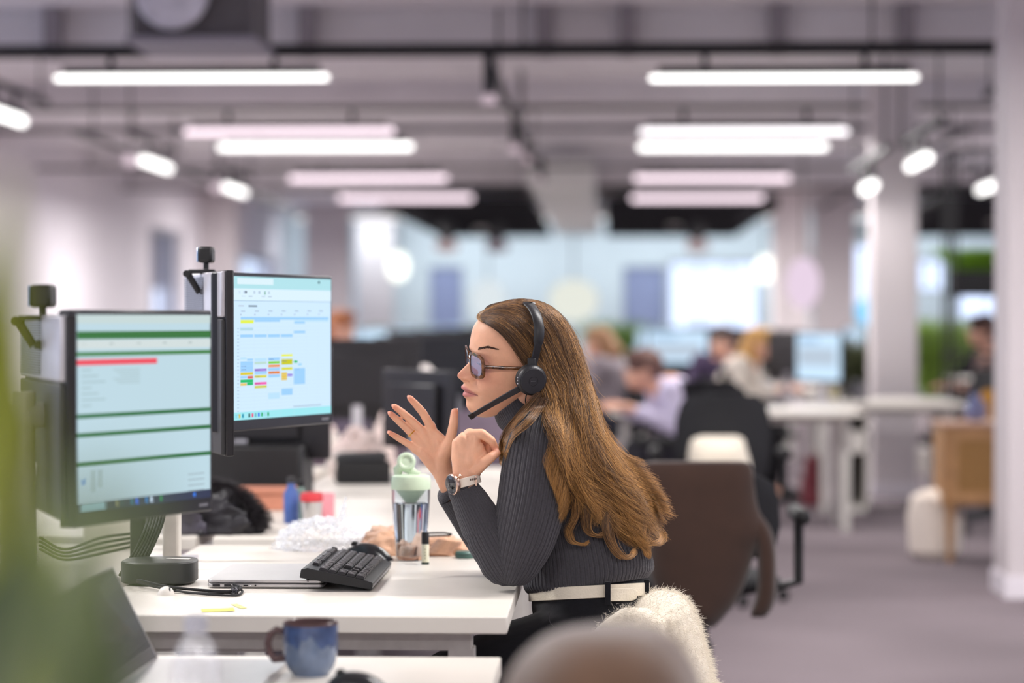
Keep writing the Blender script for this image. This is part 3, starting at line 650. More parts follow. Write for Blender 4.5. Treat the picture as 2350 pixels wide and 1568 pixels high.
b=MB(); c=Vector((XY(1000,5.5),5.50,DZ+.047)); b.tube([c+Vector(p) for p in ((-.035,0,0),(-.02,.01,.006),(.0,-.004,.008),(.02,.0,.008),(.035,.01,.004),(.03,.02,.0),(.0,.02,-.001),(-.03,.015,-.002))],.0022,8); tag(b.build('charging_cable',M['rubber']),'dark cable coiled on top of the peach fleece','cable')
q=atz(1068,1281,DZ); t=thing('earbud_case','small teal round case right of the bottle, half hidden by the sleeve','case',(q.x,q.y,DZ)); MB().lathe([(.020,0),(.0235,.003),(.0235,.012),(.021,.0155),(0,.0165)],(q.x,q.y,DZ),n=32).build('case_body',mat('teal_plastic',(74,106,98),.4),t); MB().torus((q.x,q.y,DZ+.0085),(0,0,1),.0236,.0006,32,6).build('lid_seam',M['black'],t)
# crumpled plastic bag
def crumple(mb,c,rx,ry,h,seed,peak=None,n=90,k=44):
    rs=[]; c=Vector(c)
    for i in range(k+1):
        a=i/k*PI/2; row=[]
        for j in range(n):
            th=2*PI*j/n; q=Vector((math.cos(th)*math.cos(a),math.sin(th)*math.cos(a),math.sin(a)))
            s_=Vector((seed,seed*2,0)); d=1
            for f,am in ((2.2,.22),(5,.16),(11,.09),(23,.035)): d+=am*(1-2*abs(noise.noise(q*f+s_)))-am*.4
            hh=h*d
            if peak: g=math.exp(-((q.x-peak[0])**2+(q.y-peak[1])**2)/peak[3]); hh=hh+peak[2]*g*q.z
            row.append(c+Vector((q.x*rx*d,q.y*ry*d,max(0,q.z*hh))))
        rs.append(row)
    return mb.rings(rs)
m_bag0=mat('clear_film',(236,238,244),.12,trans=.72,ior=1.12,var=.0,spec=1,bump=1.0,bscale=120)
m_bag=D.materials.new('crinkled_film'); m_bag.use_nodes=True; _n=m_bag.node_tree; _b=_n.nodes['Principled BSDF']; _b.inputs['Base Color'].default_value=(.85,.87,.92,1); _b.inputs['Roughness'].default_value=.12; _b.inputs['Specular IOR Level'].default_value=1
_t=_n.nodes.new('ShaderNodeBsdfTransparent'); _m=_n.nodes.new('ShaderNodeMixShader'); _z=_n.nodes.new('ShaderNodeTexNoise'); _z.inputs['Scale'].default_value=70; _r=_n.nodes.new('ShaderNodeMapRange'); _r.inputs[1].default_value=.35; _r.inputs[2].default_value=.7; _r.inputs[3].default_value=.12; _r.inputs[4].default_value=.62
_c=_n.nodes.new('ShaderNodeTexCoord'); _n.links.new(_c.outputs['Object'],_z.inputs['Vector']); _n.links.new(_z.outputs['Fac'],_r.inputs[0]); _n.links.new(_r.outputs[0],_m.inputs[0]); _n.links.new(_t.outputs[0],_m.inputs[1]); _n.links.new(_b.outputs[0],_m.inputs[2]); _n.links.new(_m.outputs[0],_n.nodes['Material Output'].inputs[0])
b=MB(); cx=(XY(640,5.68)+XY(838,5.68))/2; crumple(b,(cx,5.68,DZ),.100,.07,.064,4,(.52,0,.085,.016)); tag(b.build('plastic_bag',m_bag,auto=25),'crumpled clear plastic bag on the far edge of the desk','bag')
# dock puck, cable clip, cables
q=Vector((XY(366,4.93),4.93,DZ)); t=thing('docking_station','round-cornered black docking puck at the left of the laptop','computer dock',q)
slab(q.x-.076,q.x+.076,q.y-.07,q.y+.07,DZ+.004,DZ+.048,.05,inset=.003).build('dock_case',mat('dock_black',(44,46,44),.42),t)
slab(q.x-.06,q.x+.06,q.y-.054,q.y+.054,DZ,DZ+.005,.04).build('rubber_foot',M['rubber'],t)
MB().box((q.x+.035,q.y+.02,DZ+.0483),(.05,.014,.0005),Matrix.Rotation(R(-14),3,'Z')).build('white_sticker',M['white'],t,smooth=False)
q=atz(381,1366,DZ); t=thing('cable_clip','small white dome cable clip stuck to the desk before the dock','clip',(q.x,q.y,DZ))
b=MB(); rs=[]
for i in range(9):
    a=PI/2*i/8; rs.append([Vector((q.x+.0165*math.cos(a)*math.cos(th),q.y+.0165*math.cos(a)*math.sin(th),DZ+.017*math.sin(a))) for th in [2*PI*k/24 for k in range(24)]])
b.rings(rs); b.build('dome',M['white'],t)
MB().torus((q.x+.008,q.y-.003,DZ+.009),(1,.2,0),.006,.0018,20,6).build('slot_ring',M['dkgrey'],t)
def cable(lab,pts,r=.0026,cat='cable',m=None,n=40,grp=None,nm='cable'):
    P=cr([tuple(p) for p in pts],n); b=MB().tube([Vector(p) for p in P],r,8); return tag(b.build(nm,m or M['rubber']),lab,cat,grp)
def dz_(px,py,h=.004): v=atz(px,py,DZ+h); return tuple(v)
cable('thin black cable running through the white clip to the laptop',[dz_(385,1352,.006),dz_(430,1360),dz_(500,1366),dz_(545,1366,.003),dz_(556,1357,.003),dz_(545,1350,.01),(XY(533,4.83),4.815,DZ+.0065)],.0024)
cable('looped black cable lying in front of the docking puck',[dz_(315,1335,.012),dz_(322,1333,.018),dz_(380,1346,.012),dz_(450,1354,.008),dz_(530,1358,.006),dz_(552,1350,.008),(XY(536,4.8),4.80,DZ+.012)],.003)
cable('second black cable hugging the looped one in front of the puck',[dz_(316,1338,.008),dz_(350,1346,.006),dz_(400,1356,.004),dz_(470,1362,.003),dz_(525,1361,.003),dz_(540,1366,.003)],.0022)
MB_=MB().box((XY(536,4.8),4.812,DZ+.0065),(.009,.022,.006)); tag(MB_.build('cable_plug',M['chrome'],bevel=.001),'shiny cable plug pushed into the laptop side','plug')
b=MB(); 
for i in range(7): b.torus(Vector(dz_(538,1358,.006))+Vector((.002*math.sin(i*2),.001*i,.002*math.cos(i*1.3))),(math.sin(i),.4,math.cos(i*1.7)),.007,.0013,16,5)
tag(b.build('wire_tie',mat('wire_grey',(90,90,96),.3,.6)),'tangled twist of grey wire where the cables meet the laptop','wire')
# sticky notes
for i,(px,py,rz,c,lab) in enumerate(((500,1401,12,(226,226,110),'pale yellow-green sticky note lying flat near the desk front edge'),(548,1392,24,(226,224,140),'yellow paper strip beside the sticky note'))):
    p=atz(px,py,DZ+.0006); MBx=MB(); rr=Matrix.Rotation(R(rz),3,'Z'); rs=[]
    sx,sy=(.06,.045) if i==0 else (.012,.07)
    for k in range(7):
        x=-.5+k/6; rs.append([p+rr@Vector((x*sx,y*sy,.0003+.006*max(0,x)**2*(1 if i==0 else .3)+d)) for y,d in ((-.5,0),(.5,0),(.5,.0004),(-.5,.0004))])
    MBx.rings(rs); tag(MBx.build('sticky_note',mat('note_%d'%i,c,.7)),lab,'paper note')
# poles, cable bundles between the monitors
def post(name,lab,px,w_,Y,zt_,m,z0=DZ,cat='pole'):
    x=XY(px,Y); t=thing(name,lab,cat,(x,Y,z0)); MB().bb(x-w_/2,x+w_/2,Y-.02,Y+.02,z0+.008,zt_).build('pole',m,t,bevel=.006); MB().bb(x-w_/2-.012,x+w_/2+.012,Y-.032,Y+.032,z0,z0+.01).build('base_plate',m,t,bevel=.002); return t
post('monitor_stand','pale metal monitor post behind the docking puck',394,.036,5.2,1.04,mat('post_cream',(206,200,192),.4))
post('monitor_stand','black monitor post left of the pale post',318,.034,5.15,.98,M['bezel'])
for i in range(6):
    a=at(380-7*i,1165,5.05+.01*i); c=at(326-9*i,1308,5.04+.006*i)
    cable('black cable hanging in the bundle beside the pale monitor post',[tuple(a),tuple(at(371-7*i,1205,5.03)),tuple(at(350-7*i,1255,5.01)),tuple(at(330-8*i,1295,5.0)),(c.x,c.y-.03,DZ+.004)],.0035,grp='hanging cables by the monitor post')
for i in range(4):
    cable('thin dark cable strung low between the opposite desks, left of the puck',[tuple(at(90,1235+i*9,5.3)),tuple(at(150,1262+i*8,5.3)),tuple(at(230,1235+i*12,5.3)),tuple(at(300,1225+i*10,5.3))],.003,grp='cables strung behind the plant')
cp=MB().bb(XY(190,5.6),XY(300,5.6),5.6,5.63,DZ+.003,DZ+.17); tag(cp.build('desk_screen',mat('divider_cream',(214,210,196),.8),bevel=.004),'low cream divider panel standing behind the dock and posts','divider')
# blue mug
q=Vector((XY(712,3.93),3.93,.69)); t=thing('coffee_mug','blue glazed ceramic mug with brown rim and handle on the near desk','mug',q)
m_mug=mat('blue_glaze',(100,114,138),.22,var=.22,scale=22,coat=.4,det=2); m_rim=mat('brown_glaze',(82,60,60),.3,var=.25,scale=60)
# dripped darker glaze near the top
nt=m_mug.node_tree
MB().lathe([(.0,.003),(.026,.0015),(.029,.0),(.031,.004),(.0365,.010),(.0418,.022),(.0440,.042),(.0446,.07),(.0448,.083)],q,n=48,cap=False).build('mug_body',m_mug,t)
MB().lathe([(.0448,.083),(.0449,.087),(.0435,.0885),(.0415,.087),(.0410,.080),(.0395,.04),(.034,.012),(0,.009)],q,n=48,cap=False).build('mug_rim',m_rim,t)
b=MB(); rs=[]
for j in range(60):
    a=2*PI*j/60; dz=.022+.020*noise.noise(Vector((math.cos(a)*1.7,math.sin(a)*1.7,4)))+.012*noise.noise(Vector((math.cos(a)*4,math.sin(a)*4,9)))
    rs.append([q+Vector((math.cos(a)*r_,math.sin(a)*r_,z)) for r_,z in ((.0451,.083),(.0449,.083-dz*.5),(.0446,.083-dz*1.4),(.0440,.083-dz*1.4))])
rs.append(rs[0]); b.rings(rs,cap=False); b.build('glaze_drip',mat('deep_blue_glaze',(60,78,116),.2,var=.3,scale=50,coat=.4),t,auto=80)
b=MB().tube([q+Vector(p) for p in ((-.043,0,.070),(-.056,0,.074),(-.066,0,.066),(-.070,0,.052),(-.067,0,.036),(-.060,0,.025),(-.041,0,.027))],[.0036,.0037,.0037,.0037,.0037,.0037,.0037],12,flat=1.6); b.build('mug_handle',m_rim,t)
# clear bottle close to the camera
m_pet=m_bag.copy(); m_pet.name='thin_clear_plastic'; _q=[n for n in m_pet.node_tree.nodes if n.type=='MAP_RANGE'][0]; _q.inputs[3].default_value=.06; _q.inputs[4].default_value=.2
q=Vector((XY(448,3.2),3.2,.69)); t=thing('plastic_bottle','blurred clear plastic bottle on the near desk, left of the mug','bottle',q)
MB().lathe([(.0,.002),(.028,0),(.033,.006),(.034,.07),(.030,.08),(.034,.09),(.034,.115),(.026,.145),(.014,.165),(.0135,.178),(.012,.178),(.012,.165),(.024,.144),(.032,.115),(.032,.01),(0,.006)],q,n=40,cap=False).build('bottle_body',m_pet,t)
MB().lathe([(.0155,.164),(.0158,.166),(.0155,.184),(.013,.186)],q,n=30).build('bottle_cap',mat('frosted_cap',(190,190,200),.4,trans=.5),t)
# open laptop bottom left, lid seen from its back edge
A=at(52,1392,3.35); B=at(262,1300,3.95); dn_=Vector((at(150,1590,3.42).x-A.x+.0,at(150,1590,3.42).y-A.y,at(150,1590,3.42).z-A.z))
t=thing('laptop','open laptop with a dark tilted screen at the bottom left, behind leaves','laptop',(A.x,A.y,.69))
nn=(B-A).cross(dn_).normalized(); nn=nn if nn.x>0 else -nn
def lidbox(nm,m,a,b_,c_,d_,th,off):
    vs=[p+nn*off for p in (a,b_,c_,d_)]+[p+nn*(off-th) for p in (a,b_,c_,d_)]
    return MB().add(vs,[(0,1,2,3),(7,6,5,4),(0,4,5,1),(1,5,6,2),(2,6,7,3),(3,7,4,0)]).build(nm,m,t,smooth=False,bevel=.001)
k=(A.z-.700)/(-dn_.z); C_=B+dn_*((B.z-.700)/(-dn_.z)); Dd=A+dn_*k
Dd=A+dn_*k; C_=Vector((Dd.x+(B-A).x,Dd.y+(B-A).y,.700)); 
lidbox('screen_lid',M['alu'],A,B,C_,Dd,.006,0)
i1=lambda p,cx: p+(cx-p)*.045
ctr=(A+B+C_+Dd)/4
lidbox('display',mat('dark_display',(58,56,70),.25,coat=.3),i1(A,ctr),i1(B,ctr),i1(C_,ctr),i1(Dd,ctr),.001,.0012)
bb_=MB(); e1=(C_-Dd); e1.z=0; e2=Vector((e1.y,-e1.x,0)).normalized()*.22; e2=e2 if e2.x>0 else -e2
bb_.add([Dd+Vector((0,0,-.0)),C_,C_+e2,Dd+e2,Dd+Vector((0,0,-.01)),C_+Vector((0,0,-.01)),C_+e2+Vector((0,0,-.01)),Dd+e2+Vector((0,0,-.01))],[(0,1,2,3),(7,6,5,4),(0,4,5,1),(1,5,6,2),(2,6,7,3),(3,7,4,0)]); bb_.build('laptop_base',M['alu'],t,smooth=False)
# ------------------------------------------------------------------ foreground plant
t=thing('potted_plant','out-of-focus green leafy plant close to the camera at the left edge','plant',(-.42,1.3,.69))
m_leaf=mat('leaf_green',(128,138,12),.5,var=.15,scale=8); m_leaf2=mat('leaf_dark_green',(66,92,34),.5,var=.15,scale=8)
pl=Vector((-.42,1.3,.69)); MB().lathe([(.06,0),(.075,.002),(.095,.16),(.1,.165),(.1,.175),(.09,.175),(.088,.15),(0,.15)],pl,n=36).build('plant_pot',M['white'],t)
MB().lathe([(.088,.148),(.05,.155),(0,.157)],pl,n=24).build('potting_soil',mat('soil',(60,44,34),.95,bump=1),t)
def leaf(px_pts,m_,w_,Y0,Y1,seed):
    P=[]; n=len(px_pts)
    for i,(a,b_) in enumerate(px_pts): P.append(tuple(at(a,b_,Y0+(Y1-Y0)*i/(n-1))))
    P=[tuple(pl+Vector((.0,.0,.15)))]+P; C=cr(P,22); rs=[]
    for i,p in enumerate(C):
        tt=i/21; wd=w_*(math.sin(PI*min(1,tt*1.02))**.7)*(.3+.7*tt if tt<.6 else 1)+.0008; d=Vector(C[min(i+1,21)]-C[max(i-1,0)]).normalized(); s_=d.cross(Vector((.15,1,0))).normalized(); nn_=d.cross(s_)
        p=Vector(p); rs.append([p-s_*wd, p-s_*wd*.5+nn_*wd*.12, p+nn_*wd*.2, p+s_*wd*.5+nn_*wd*.12, p+s_*wd, p+nn_*(wd*.2-.0008)])
    return MB().rings(rs).build('leaf',m_,t,auto=180)
leaf([(-40,1400),(-12,1100),(-4,800),(10,400)],m_leaf,.024,1.28,1.15,1)
leaf([(-60,1500),(-10,1200),(20,1000),(8,760)],m_leaf,.022,1.25,1.10,2)
leaf([(10,1450),(60,1150),(85,980),(60,830)],m_leaf,.0065,1.26,1.15,3)
leaf([(0,1560),(30,1400),(50,1250),(40,1120)],m_leaf,.014,1.22,1.2,4)
leaf([(150,1760),(190,1560),(205,1400),(215,1160)],m_leaf2,.024,1.2,1.08,5)
leaf([(230,1760),(240,1600),(235,1480),(225,1260)],m_leaf2,.018,1.15,1.05,6)
leaf([(-10,1750),(5,1600),(20,1450),(15,1250)],mat('leaf_deep',(24,48,10),.5),.034,1.2,1.12,7)
leaf([(60,1760),(75,1640),(90,1560),(100,1440)],m_leaf,.018,1.2,1.1,11)
leaf([(20,1600),(110,1360),(190,1210),(320,1080)],mat('leaf_sage',(120,140,84),.5),.011,.85,.70,8)
leaf([(60,1650),(190,1450),(250,1300),(320,1120)],mat('leaf_sage',(120,140,84),.5),.009,.80,.66,9)
leaf([(40,1650),(120,1500),(160,1320),(150,1080)],mat('leaf_sage',(120,140,84),.5),.010,.80,.68,10)
pd=desk(-1.0,-.19,.9,2.35,.69,'white desk beside the camera, below the picture, holding the plant')
# ------------------------------------------------------------------ the woman at the desk
WY=4.97
def W(px,py,dy=0.0): return at(px,py,WY+dy)
S0=FPX/WY   # px per metre at her midline
HA,HR=R(21),R(12)   # head turned a little to the camera, tipped towards it
HC=W(1195,830)
Fd=Vector((-math.cos(HA),-math.sin(HA),0)); Ld=Vector((math.sin(HA),-math.cos(HA),0)); Zd=Vector((0,0,1))
# roll about the forward axis
Ld2=(Ld*math.cos(HR)-Zd*math.sin(HR)); Zd2=(Zd*math.cos(HR)+Ld*math.sin(HR))
def HL(f,l,z): return HC+Fd*f+Ld2*l+Zd2*z          # head local, metres
CA=math.cos(HA)
def fx(x): return (1195-x)/S0/CA                       # px column on the profile -> forward distance
def zy(y): return (830-y)/S0
prof_rows=[ # y, front x (no nose), back x, half width mm, front exponent
(703,1188,1206,3,2.0),(706,1166,1228,26,2.0),(712,1140,1248,46,2.0),(722,1116,1264,59,2.05),(736,1097,1278,66,2.1),(752,1087,1288,71,2.15),(775,1082.5,1297,74,2.2),(797,1082.5,1302,75,2.25),(812,1087,1303,74,2.25),
(828,1090,1302,73,2.2),(845,1089,1298,71.5,2.15),(862,1087,1302,69.5,2.1),(876,1084,1292,67,2.05),(888,1081,1280,64,2.0),(900,1081,1262,60,1.95),(912,1082,1240,56,1.9),(924,1083,1214,50,1.9),(935,1084,1185,43,1.9),(945,1088,1160,36,1.9),(952,1094,1142,28,1.9),(957,1102,1130,18,2.0),(959,1108,1122,6,2.0)]
PR=np.array(prof_rows,float)
PRS=cr([tuple(r_) for r_ in prof_rows],400)
def prow(y): return [np.interp(y,PRS[:,0],PRS[:,k]) for k in range(1,5)]
mid=np.array([(800,0),(808,-1.5),(815,1.0),(822,6),(830,12),(838,18),(846,25),(852,30),(857,34),(861,35),(865,33.5),(869,29),(873,23),(877,17),(880,13.5),(884,14),(887,16.5),(890,17.5),(893,15.5),(896,10.5),(899,7.5),(902,10),(905,12.5),(909,13),(913,9.5),(917,5.5),(922,4),(930,4.5),(938,4),(945,2),(952,0)],float)
sig=np.array([(800,8),(815,6.5),(830,7.0),(845,8.0),(855,9),(862,10),(868,11.5),(874,11),(880,9),(886,15),(892,20),(899,19),(906,17),(914,14),(924,15),(936,17),(952,18)],float)
def bump(y,l,yc,lc,sy,sl,h): return h*math.exp(-((y-yc)/sy)**2-((abs(l)-lc)/sl)**2)
def headpt(y,th):
    xf,xb,w_,n=prow(y); w_=w_/1000; ff,fb=fx(xf),fx(xb); fc=fb+(ff-fb)*float(np.interp(y,[870,930],[.44,.40]))
    c,s=math.cos(th),math.sin(th)
    if c>=0: f=fc+(ff-fc)*abs(c)**(2/n); 
    else: f=fc-(fc-fb)*abs(c)
    l=w_*math.copysign(abs(s)**(2/n if c>=0 else 1),s)
    if c>0:
        lm=l*1000
        yy_=y-(min(abs(lm),27)**2*.0055*math.exp(-((y-898)/16)**2))
        off=np.interp(yy_,mid[:,0],mid[:,1])*math.exp(-abs(lm/np.interp(y,sig[:,0],sig[:,1]))**2.3)
        mm=S0/1000
        off+=bump(y,lm,865,12.5,6.5,4.5,11)-bump(y,lm,866,20,8,3.5,4)      # nose wings
        off-=bump(y,lm,830,31,13,14,7.0)      # eye sockets
        off-=bump(y,lm,826,15,12,6,5.0)
        off+=bump(y,lm,803,26,7,20,3.2)     # brow
        off+=bump(y,lm,858,44,15,15,5)    # cheek
        off-=bump(y,lm,902.5,28,5,6,2.5)       # mouth corners
        off-=bump(y,lm,888,0,5,2.2,2.0)     # philtrum
        off-=bump(y,lm,873.5,6.5,2.6,3.0,13)   # nostrils
        off-=bump(y,lm,800,57,20,14,2)
        f+=off/S0
    return HL(f,l,zy(y))
hb=MB(); rs=[]
ys=sorted(list(np.concatenate([np.linspace(703.2,722,9),np.linspace(724,800,26),np.linspace(801.5,925,92),np.linspace(927,958.6,20)])))
ths=np.concatenate([np.linspace(-1.35,1.35,150),np.linspace(1.39,2*PI-1.39,60)])
for y in ys: rs.append([headpt(y,t_) for t_ in ths])
hb.rings(rs[::-1])
# ears
for s_ in (1,-1):
    for f_,z_,r_ in ((.000,.012,.016),(-.004,-.004,.014),(.002,-.020,.010)): hb.ell(HL(fx(1222)+f_,s_*.076,z_-.022),(.012,.006,r_),14,8)
# neck and hidden trunk, one mass
hb.chain([W(1200,880,0),W(1212,930,.0),W(1240,985,.0)],[.052,.052,.060],28)
hb.chain([W(1172,918,0),W(1215,960,.0)],[.036,.045],20)
hb.chain([W(1240,985),W(1300,1120),W(1360,1330),W(1385,1420)],[.06,.09,.08,.07],24)
hb.chain([W(1250,1020,-.06),W(1245,1030,-.14)],[.05,.045],18)
hb.chain([W(1250,1020,.06),W(1245,1030,.16)],[.05,.045],18)
NY=-.165  # near arm depth
hb.chain([W(1245,1030,-.14),W(1180,1300,NY)],[.045,.034],18)
hb.chain([W(1180,1300,NY),W(1108,1190,NY),W(1068,1115,NY)],[.034,.032,.0245],18)
FY=.02
hb.chain([W(1245,1030,.16),W(1165,1310,.13)],[.045,.034],18)
hb.chain([W(1165,1310,.13),W(1060,1180,.06),W(1022,1092,FY)],[.022,.022,.0225],18)
# legs
for s_ in (-1,1):
    hb.chain([W(1370,1450,s_*.07),W(1180,1530,s_*.11)],[.055,.055],20); kn=W(960,1600,s_*.11)
    hb.chain([W(1180,1525,s_*.11),kn],[.065,.05],20); an=Vector((kn.x+.05,kn.y,.09)); hb.chain([kn,an,Vector((an.x-.17,an.y,.035))],[.048,.036,.03],18)
# far (right) hand, palm to the camera
def FH(px,py,d=0): return W(px,py,FY+d)
hw=FH(1018,1090)
for pts,rad in (
 ([(988,978,-.004),(971,948,-.010),(955,929,-.016),(941,914,-.024)],[.0098,.0088,.0080,.0066]),
 ([(969,990,0),(944,965,-.004),(922,946,-.010),(905.5,933.5,-.018)],[.0098,.0088,.0080,.0065]),
 ([(956,1006,0),(931,981,-.003),(911,963,-.010),(896.5,950,-.019)],[.0094,.0084,.0077,.0063]),
 ([(952,1029,0),(930,1015,-.004),(911,1004,-.010),(895,994,-.018)],[.0088,.0075,.0068,.0056]),
 ([(1018,1046,-.012),(1034,1008,-.020),(1041,974,-.024),(1043,946,-.020)],[.0165,.0118,.0100,.0082])):
    hb.chain([FH(*p) for p in pts],rad,14)
for a,r1 in ((988,.0112),(969,.0115),(956,.0112),(952,.0105)):
    yy={988:978,969:990,956:1006,952:1029}[a]; hb.capsule(FH(1012,1066,.004),FH(a,yy,0),.0155,r1,14)
hb.capsule(FH(1016,1085),FH(1016,1050,-.006),.0215,.0175,14)          # thenar
hb.capsule(FH(1008,1080),FH(968,1038,-.002),.0170,.0125,14)    # heel below the little finger
hb.capsule(FH(1004,1060,.002),FH(985,1005,.002),.0150,.0110,14)
hb.capsule(FH(1012,1040,-.006),FH(1000,1000,-.004),.0130,.0085,14)     # web to the thumb
hb.capsule(FH(1028,1018,-.010),FH(1002,995,-.004),.0080,.0080,12)
# near (left) hand, back of the hand to the camera, fingers curled away
def NH(px,py,d=0): return W(px,py,NY+d)
for a,b_,r0,r1 in (((1066,1112,0),(1056,1050,-.002),.0225,.0175),((1066,1100,0),(1078,1000,.006),.021,.0150),((1070,1100,0),(1062,1010,-.002),.0195,.0140),((1078,1100,.004),(1094,1030,.004),.0195,.0165),((1054,1052,-.002),(1050,1018,.0),.0170,.0120),((1085,1085,.004),(1104,1045,.006),.0165,.0140),((1076,1060,-.004),(1086,1010,0),.018,.0145)):
    hb.capsule(NH(*a),NH(*b_),r0,r1,16)
for pts,rad in (
 ([(1080,1000,.002),(1106,996,.000),(1128,1012,.004),(1137,1030,.014)],[.0135,.0105,.0092,.0078]),
 ([(1066,1004,.020),(1096,1003,.026),(1122,1018,.030),(1124,1040,.026)],[.0125,.0100,.0090,.0078]),
 ([(1056,1014,.030),(1088,1018,.040),(1114,1032,.042),(1112,1052,.032)],[.012,.0095,.0085,.0075]),
 ([(1052,1030,.036),(1080,1038,.048),(1104,1048,.048),(1102,1062,.038)],[.0110,.0088,.0078,.0068]),
 ([(1086,1082,-.004),(1108,1064,-.010),(1126,1050,-.006),(1140,1040,.006)],[.0150,.0122,.0104,.0084])):
    hb.chain([NH(*p) for p in pts],rad,14)
VX=.0017 if FASTBODY else .0013
BV,BF=baked(hb,VX,0)
# smooth hands / arms / neck more strongly than the face
def lap(V,F,wgt,it):
    E=set()
    e=[]
    for f in F:
        for i in range(len(f)): e.append((f[i],f[(i+1)%len(f)]))
    e=np.array(e); 
    for _ in range(it):
        acc=np.zeros_like(V); cnt=np.zeros(len(V)); np.add.at(acc,e[:,0],V[e[:,1]]); np.add.at(cnt,e[:,0],1)
        V=V+wgt[:,None]*.6*(acc/np.maximum(cnt,1)[:,None]-V)
    return V
C0=np.array(HC); rel=BV-C0; hf=rel@np.array(Fd); hl=rel@np.array(Ld2); hz=rel@np.array(Zd2)
isface=(hz>-.118)&(np.abs(hl)<.09)&(hf>-.11)&(hf<.16)&(BV[:,0]>HC.x-.135)&(BV[:,2]>W(1100,966).z)
handm=(BV[:,0]<W(1145,0).x)&(BV[:,2]<W(0,900).z)&~isface
wg=np.where(isface,.35,1.0); BV=lap(BV,BF,wg,4)
BV=lap(BV,BF,np.where(isface,0,1.0),9)
mb=MB(); mb.v=[tuple(p) for p in BV]; mb.f=BF
# skin colouring: lips, flush on nose, cheeks and finger tips
base=np.array(lin((230,174,142))); col=np.tile(base,(len(BV),1))
ypx=830-hz*S0; lmm=hl*1000
def blend(mask,c): 
    global col
    col=col*(1-mask[:,None])+np.array(lin(c))[None]*mask[:,None]
front=(hf>.05)&isface
blend(.45*np.exp(-((ypx-862)/22)**2-((np.abs(lmm)-38)/20)**2)*front,(216,140,120))
blend(.40*np.exp(-((ypx-860)/9)**2-(lmm/12)**2)*front,(214,128,108))
lipc=898.3+lmm**2*.0055; hw_=np.clip(1-(np.abs(lmm)/27)**2,0,1); 
lm_=1/(1+np.exp((np.abs(ypx-lipc+.5)-(13.8*hw_+.0))/1.0))*(np.abs(lmm)<27)*front
blend(np.clip(lm_,0,1)*.85,(186,108,110))
blend(.8*np.exp(-((ypx-(lipc))/1.1)**2)*(np.abs(lmm)<27)*front,(96,44,44))
tips=[FH(941,914,-.024),FH(905.5,933.5,-.018),FH(896.5,950,-.019),FH(895,994,-.018),FH(1043,946,-.02),NH(1137,1030,.014),NH(1140,1040,.006)]
for tp in tips: d=np.linalg.norm(BV-np.array(tp),axis=1); blend(.5*np.exp(-(d/.011)**2),(222,126,104))
mb.c=[tuple(c) for c in col]
m_skin=mat('skin',(230,174,142),.46,var=.05,scale=60,bump=.25,bscale=700,sss=.12,attr='Col')
woman=thing('person','woman in profile with headset and dark grey ribbed sweater, gesturing at the desk','person',(W(1385,1430).x,WY,.47))
mb.build('body',m_skin,woman,auto=180)
# eyes, lids, brows, nails
m_eye=mat('eye_white',(226,220,214),.15,coat=.6); m_iris=mat('iris_brown',(70,46,30),.15); 
for s_ in (1,-1):
    ec=HL(fx(1109),s_*.031,zy(831)); b=MB().ell(ec,(.0118,.0118,.0118),24,16); e=b.build('eye',m_eye,woman,auto=180)
    g=(Fd*.93-Zd*.12).normalized(); MB().lathe([(.0060,.0100),(.0052,.0112),(.003,.0120),(0,.0122)],ec,g,20).build('iris',m_iris,e)
    # lids as shell sectors
    for nm,a0,a1 in (('upper_eyelid',8,95),('lower_eyelid',-70,-22)):
        b=MB(); rs=[]
        for i in range(9):
            a=R(a0+(a1-a0)*i/8); rs.append([ec+(Fd*math.cos(a)*math.cos(q_)+Ld2*math.sin(q_)+Zd2*math.sin(a)*math.cos(q_))*.0131 for q_ in [R(-88+176*k/18) for k in range(19)]])
        b.rings(rs,cap=False,closed=False,col=lin((206,150,128))); b.build(nm,m_skin,woman,auto=180,solid=.0012)
    b=MB()
    for i in range(26):
        q_=R(-62+124*i/25); a=R(9); p=ec+(Fd*math.cos(a)*math.cos(q_)+Ld2*math.sin(q_)+Zd2*math.sin(a)*math.cos(q_))*.0140
        b.tube([p,p+(Fd*math.cos(q_)+Ld2*math.sin(q_)*.8)*.005+Zd*.0005,p+(Fd*math.cos(q_)+Ld2*math.sin(q_))*.008+Zd*.004],[.00028,.0002,.00008],4)
    b.build('eyelashes',mat('lash_black',(20,14,12),.6),woman)
body_bvh=None
def make_bvh(objs):
    vs=[];fs=[]
    for o in objs:
        n=len(vs); vs+=[o.matrix_world@v.co if not o.parent else Vector(v.co)+Vector(o.parent.location) for v in o.data.vertices]; fs+=[tuple(i+n for i in p.vertices) for p in o.data.polygons]
    return BVHTree.FromPolygons(vs,fs)
bodyo=[c for c in woman.children if c.name.startswith('body')][0]
bvh_body=make_bvh([bodyo])
O3=Vector((0,0,CAMZ))
def hit(bvh,px,py):
    d=ray(px,py).normalized(); h=bvh.ray_cast(O3,d); return h[0],h[1]
m_brow=mat('brow_brown',(74,50,40),.7)
b=MB(); 
for i in range(300):
    t_=RNG.random(); x=1097+43*t_; y=801.5-4.5*math.sin(min(1,t_*1.6)*PI*.5)+9*max(0,t_-.45)+RNG.normal()*(1.25*(1-.6*t_)); h,nn_=hit(bvh_body,x,y)
    if h is None: continue
    h2,_=hit(bvh_body,x+6,y-1.4+3*max(0,t_-.4)); 
    if h2 is None: continue
    b.tube([h-Vector((0,.0004,0)),(h+h2)/2-Vector((0,.0012,0)),h2-Vector((0,.0008,0))],[.00042,.0004,.00012],4)
b.build('eyebrow',m_brow,woman)
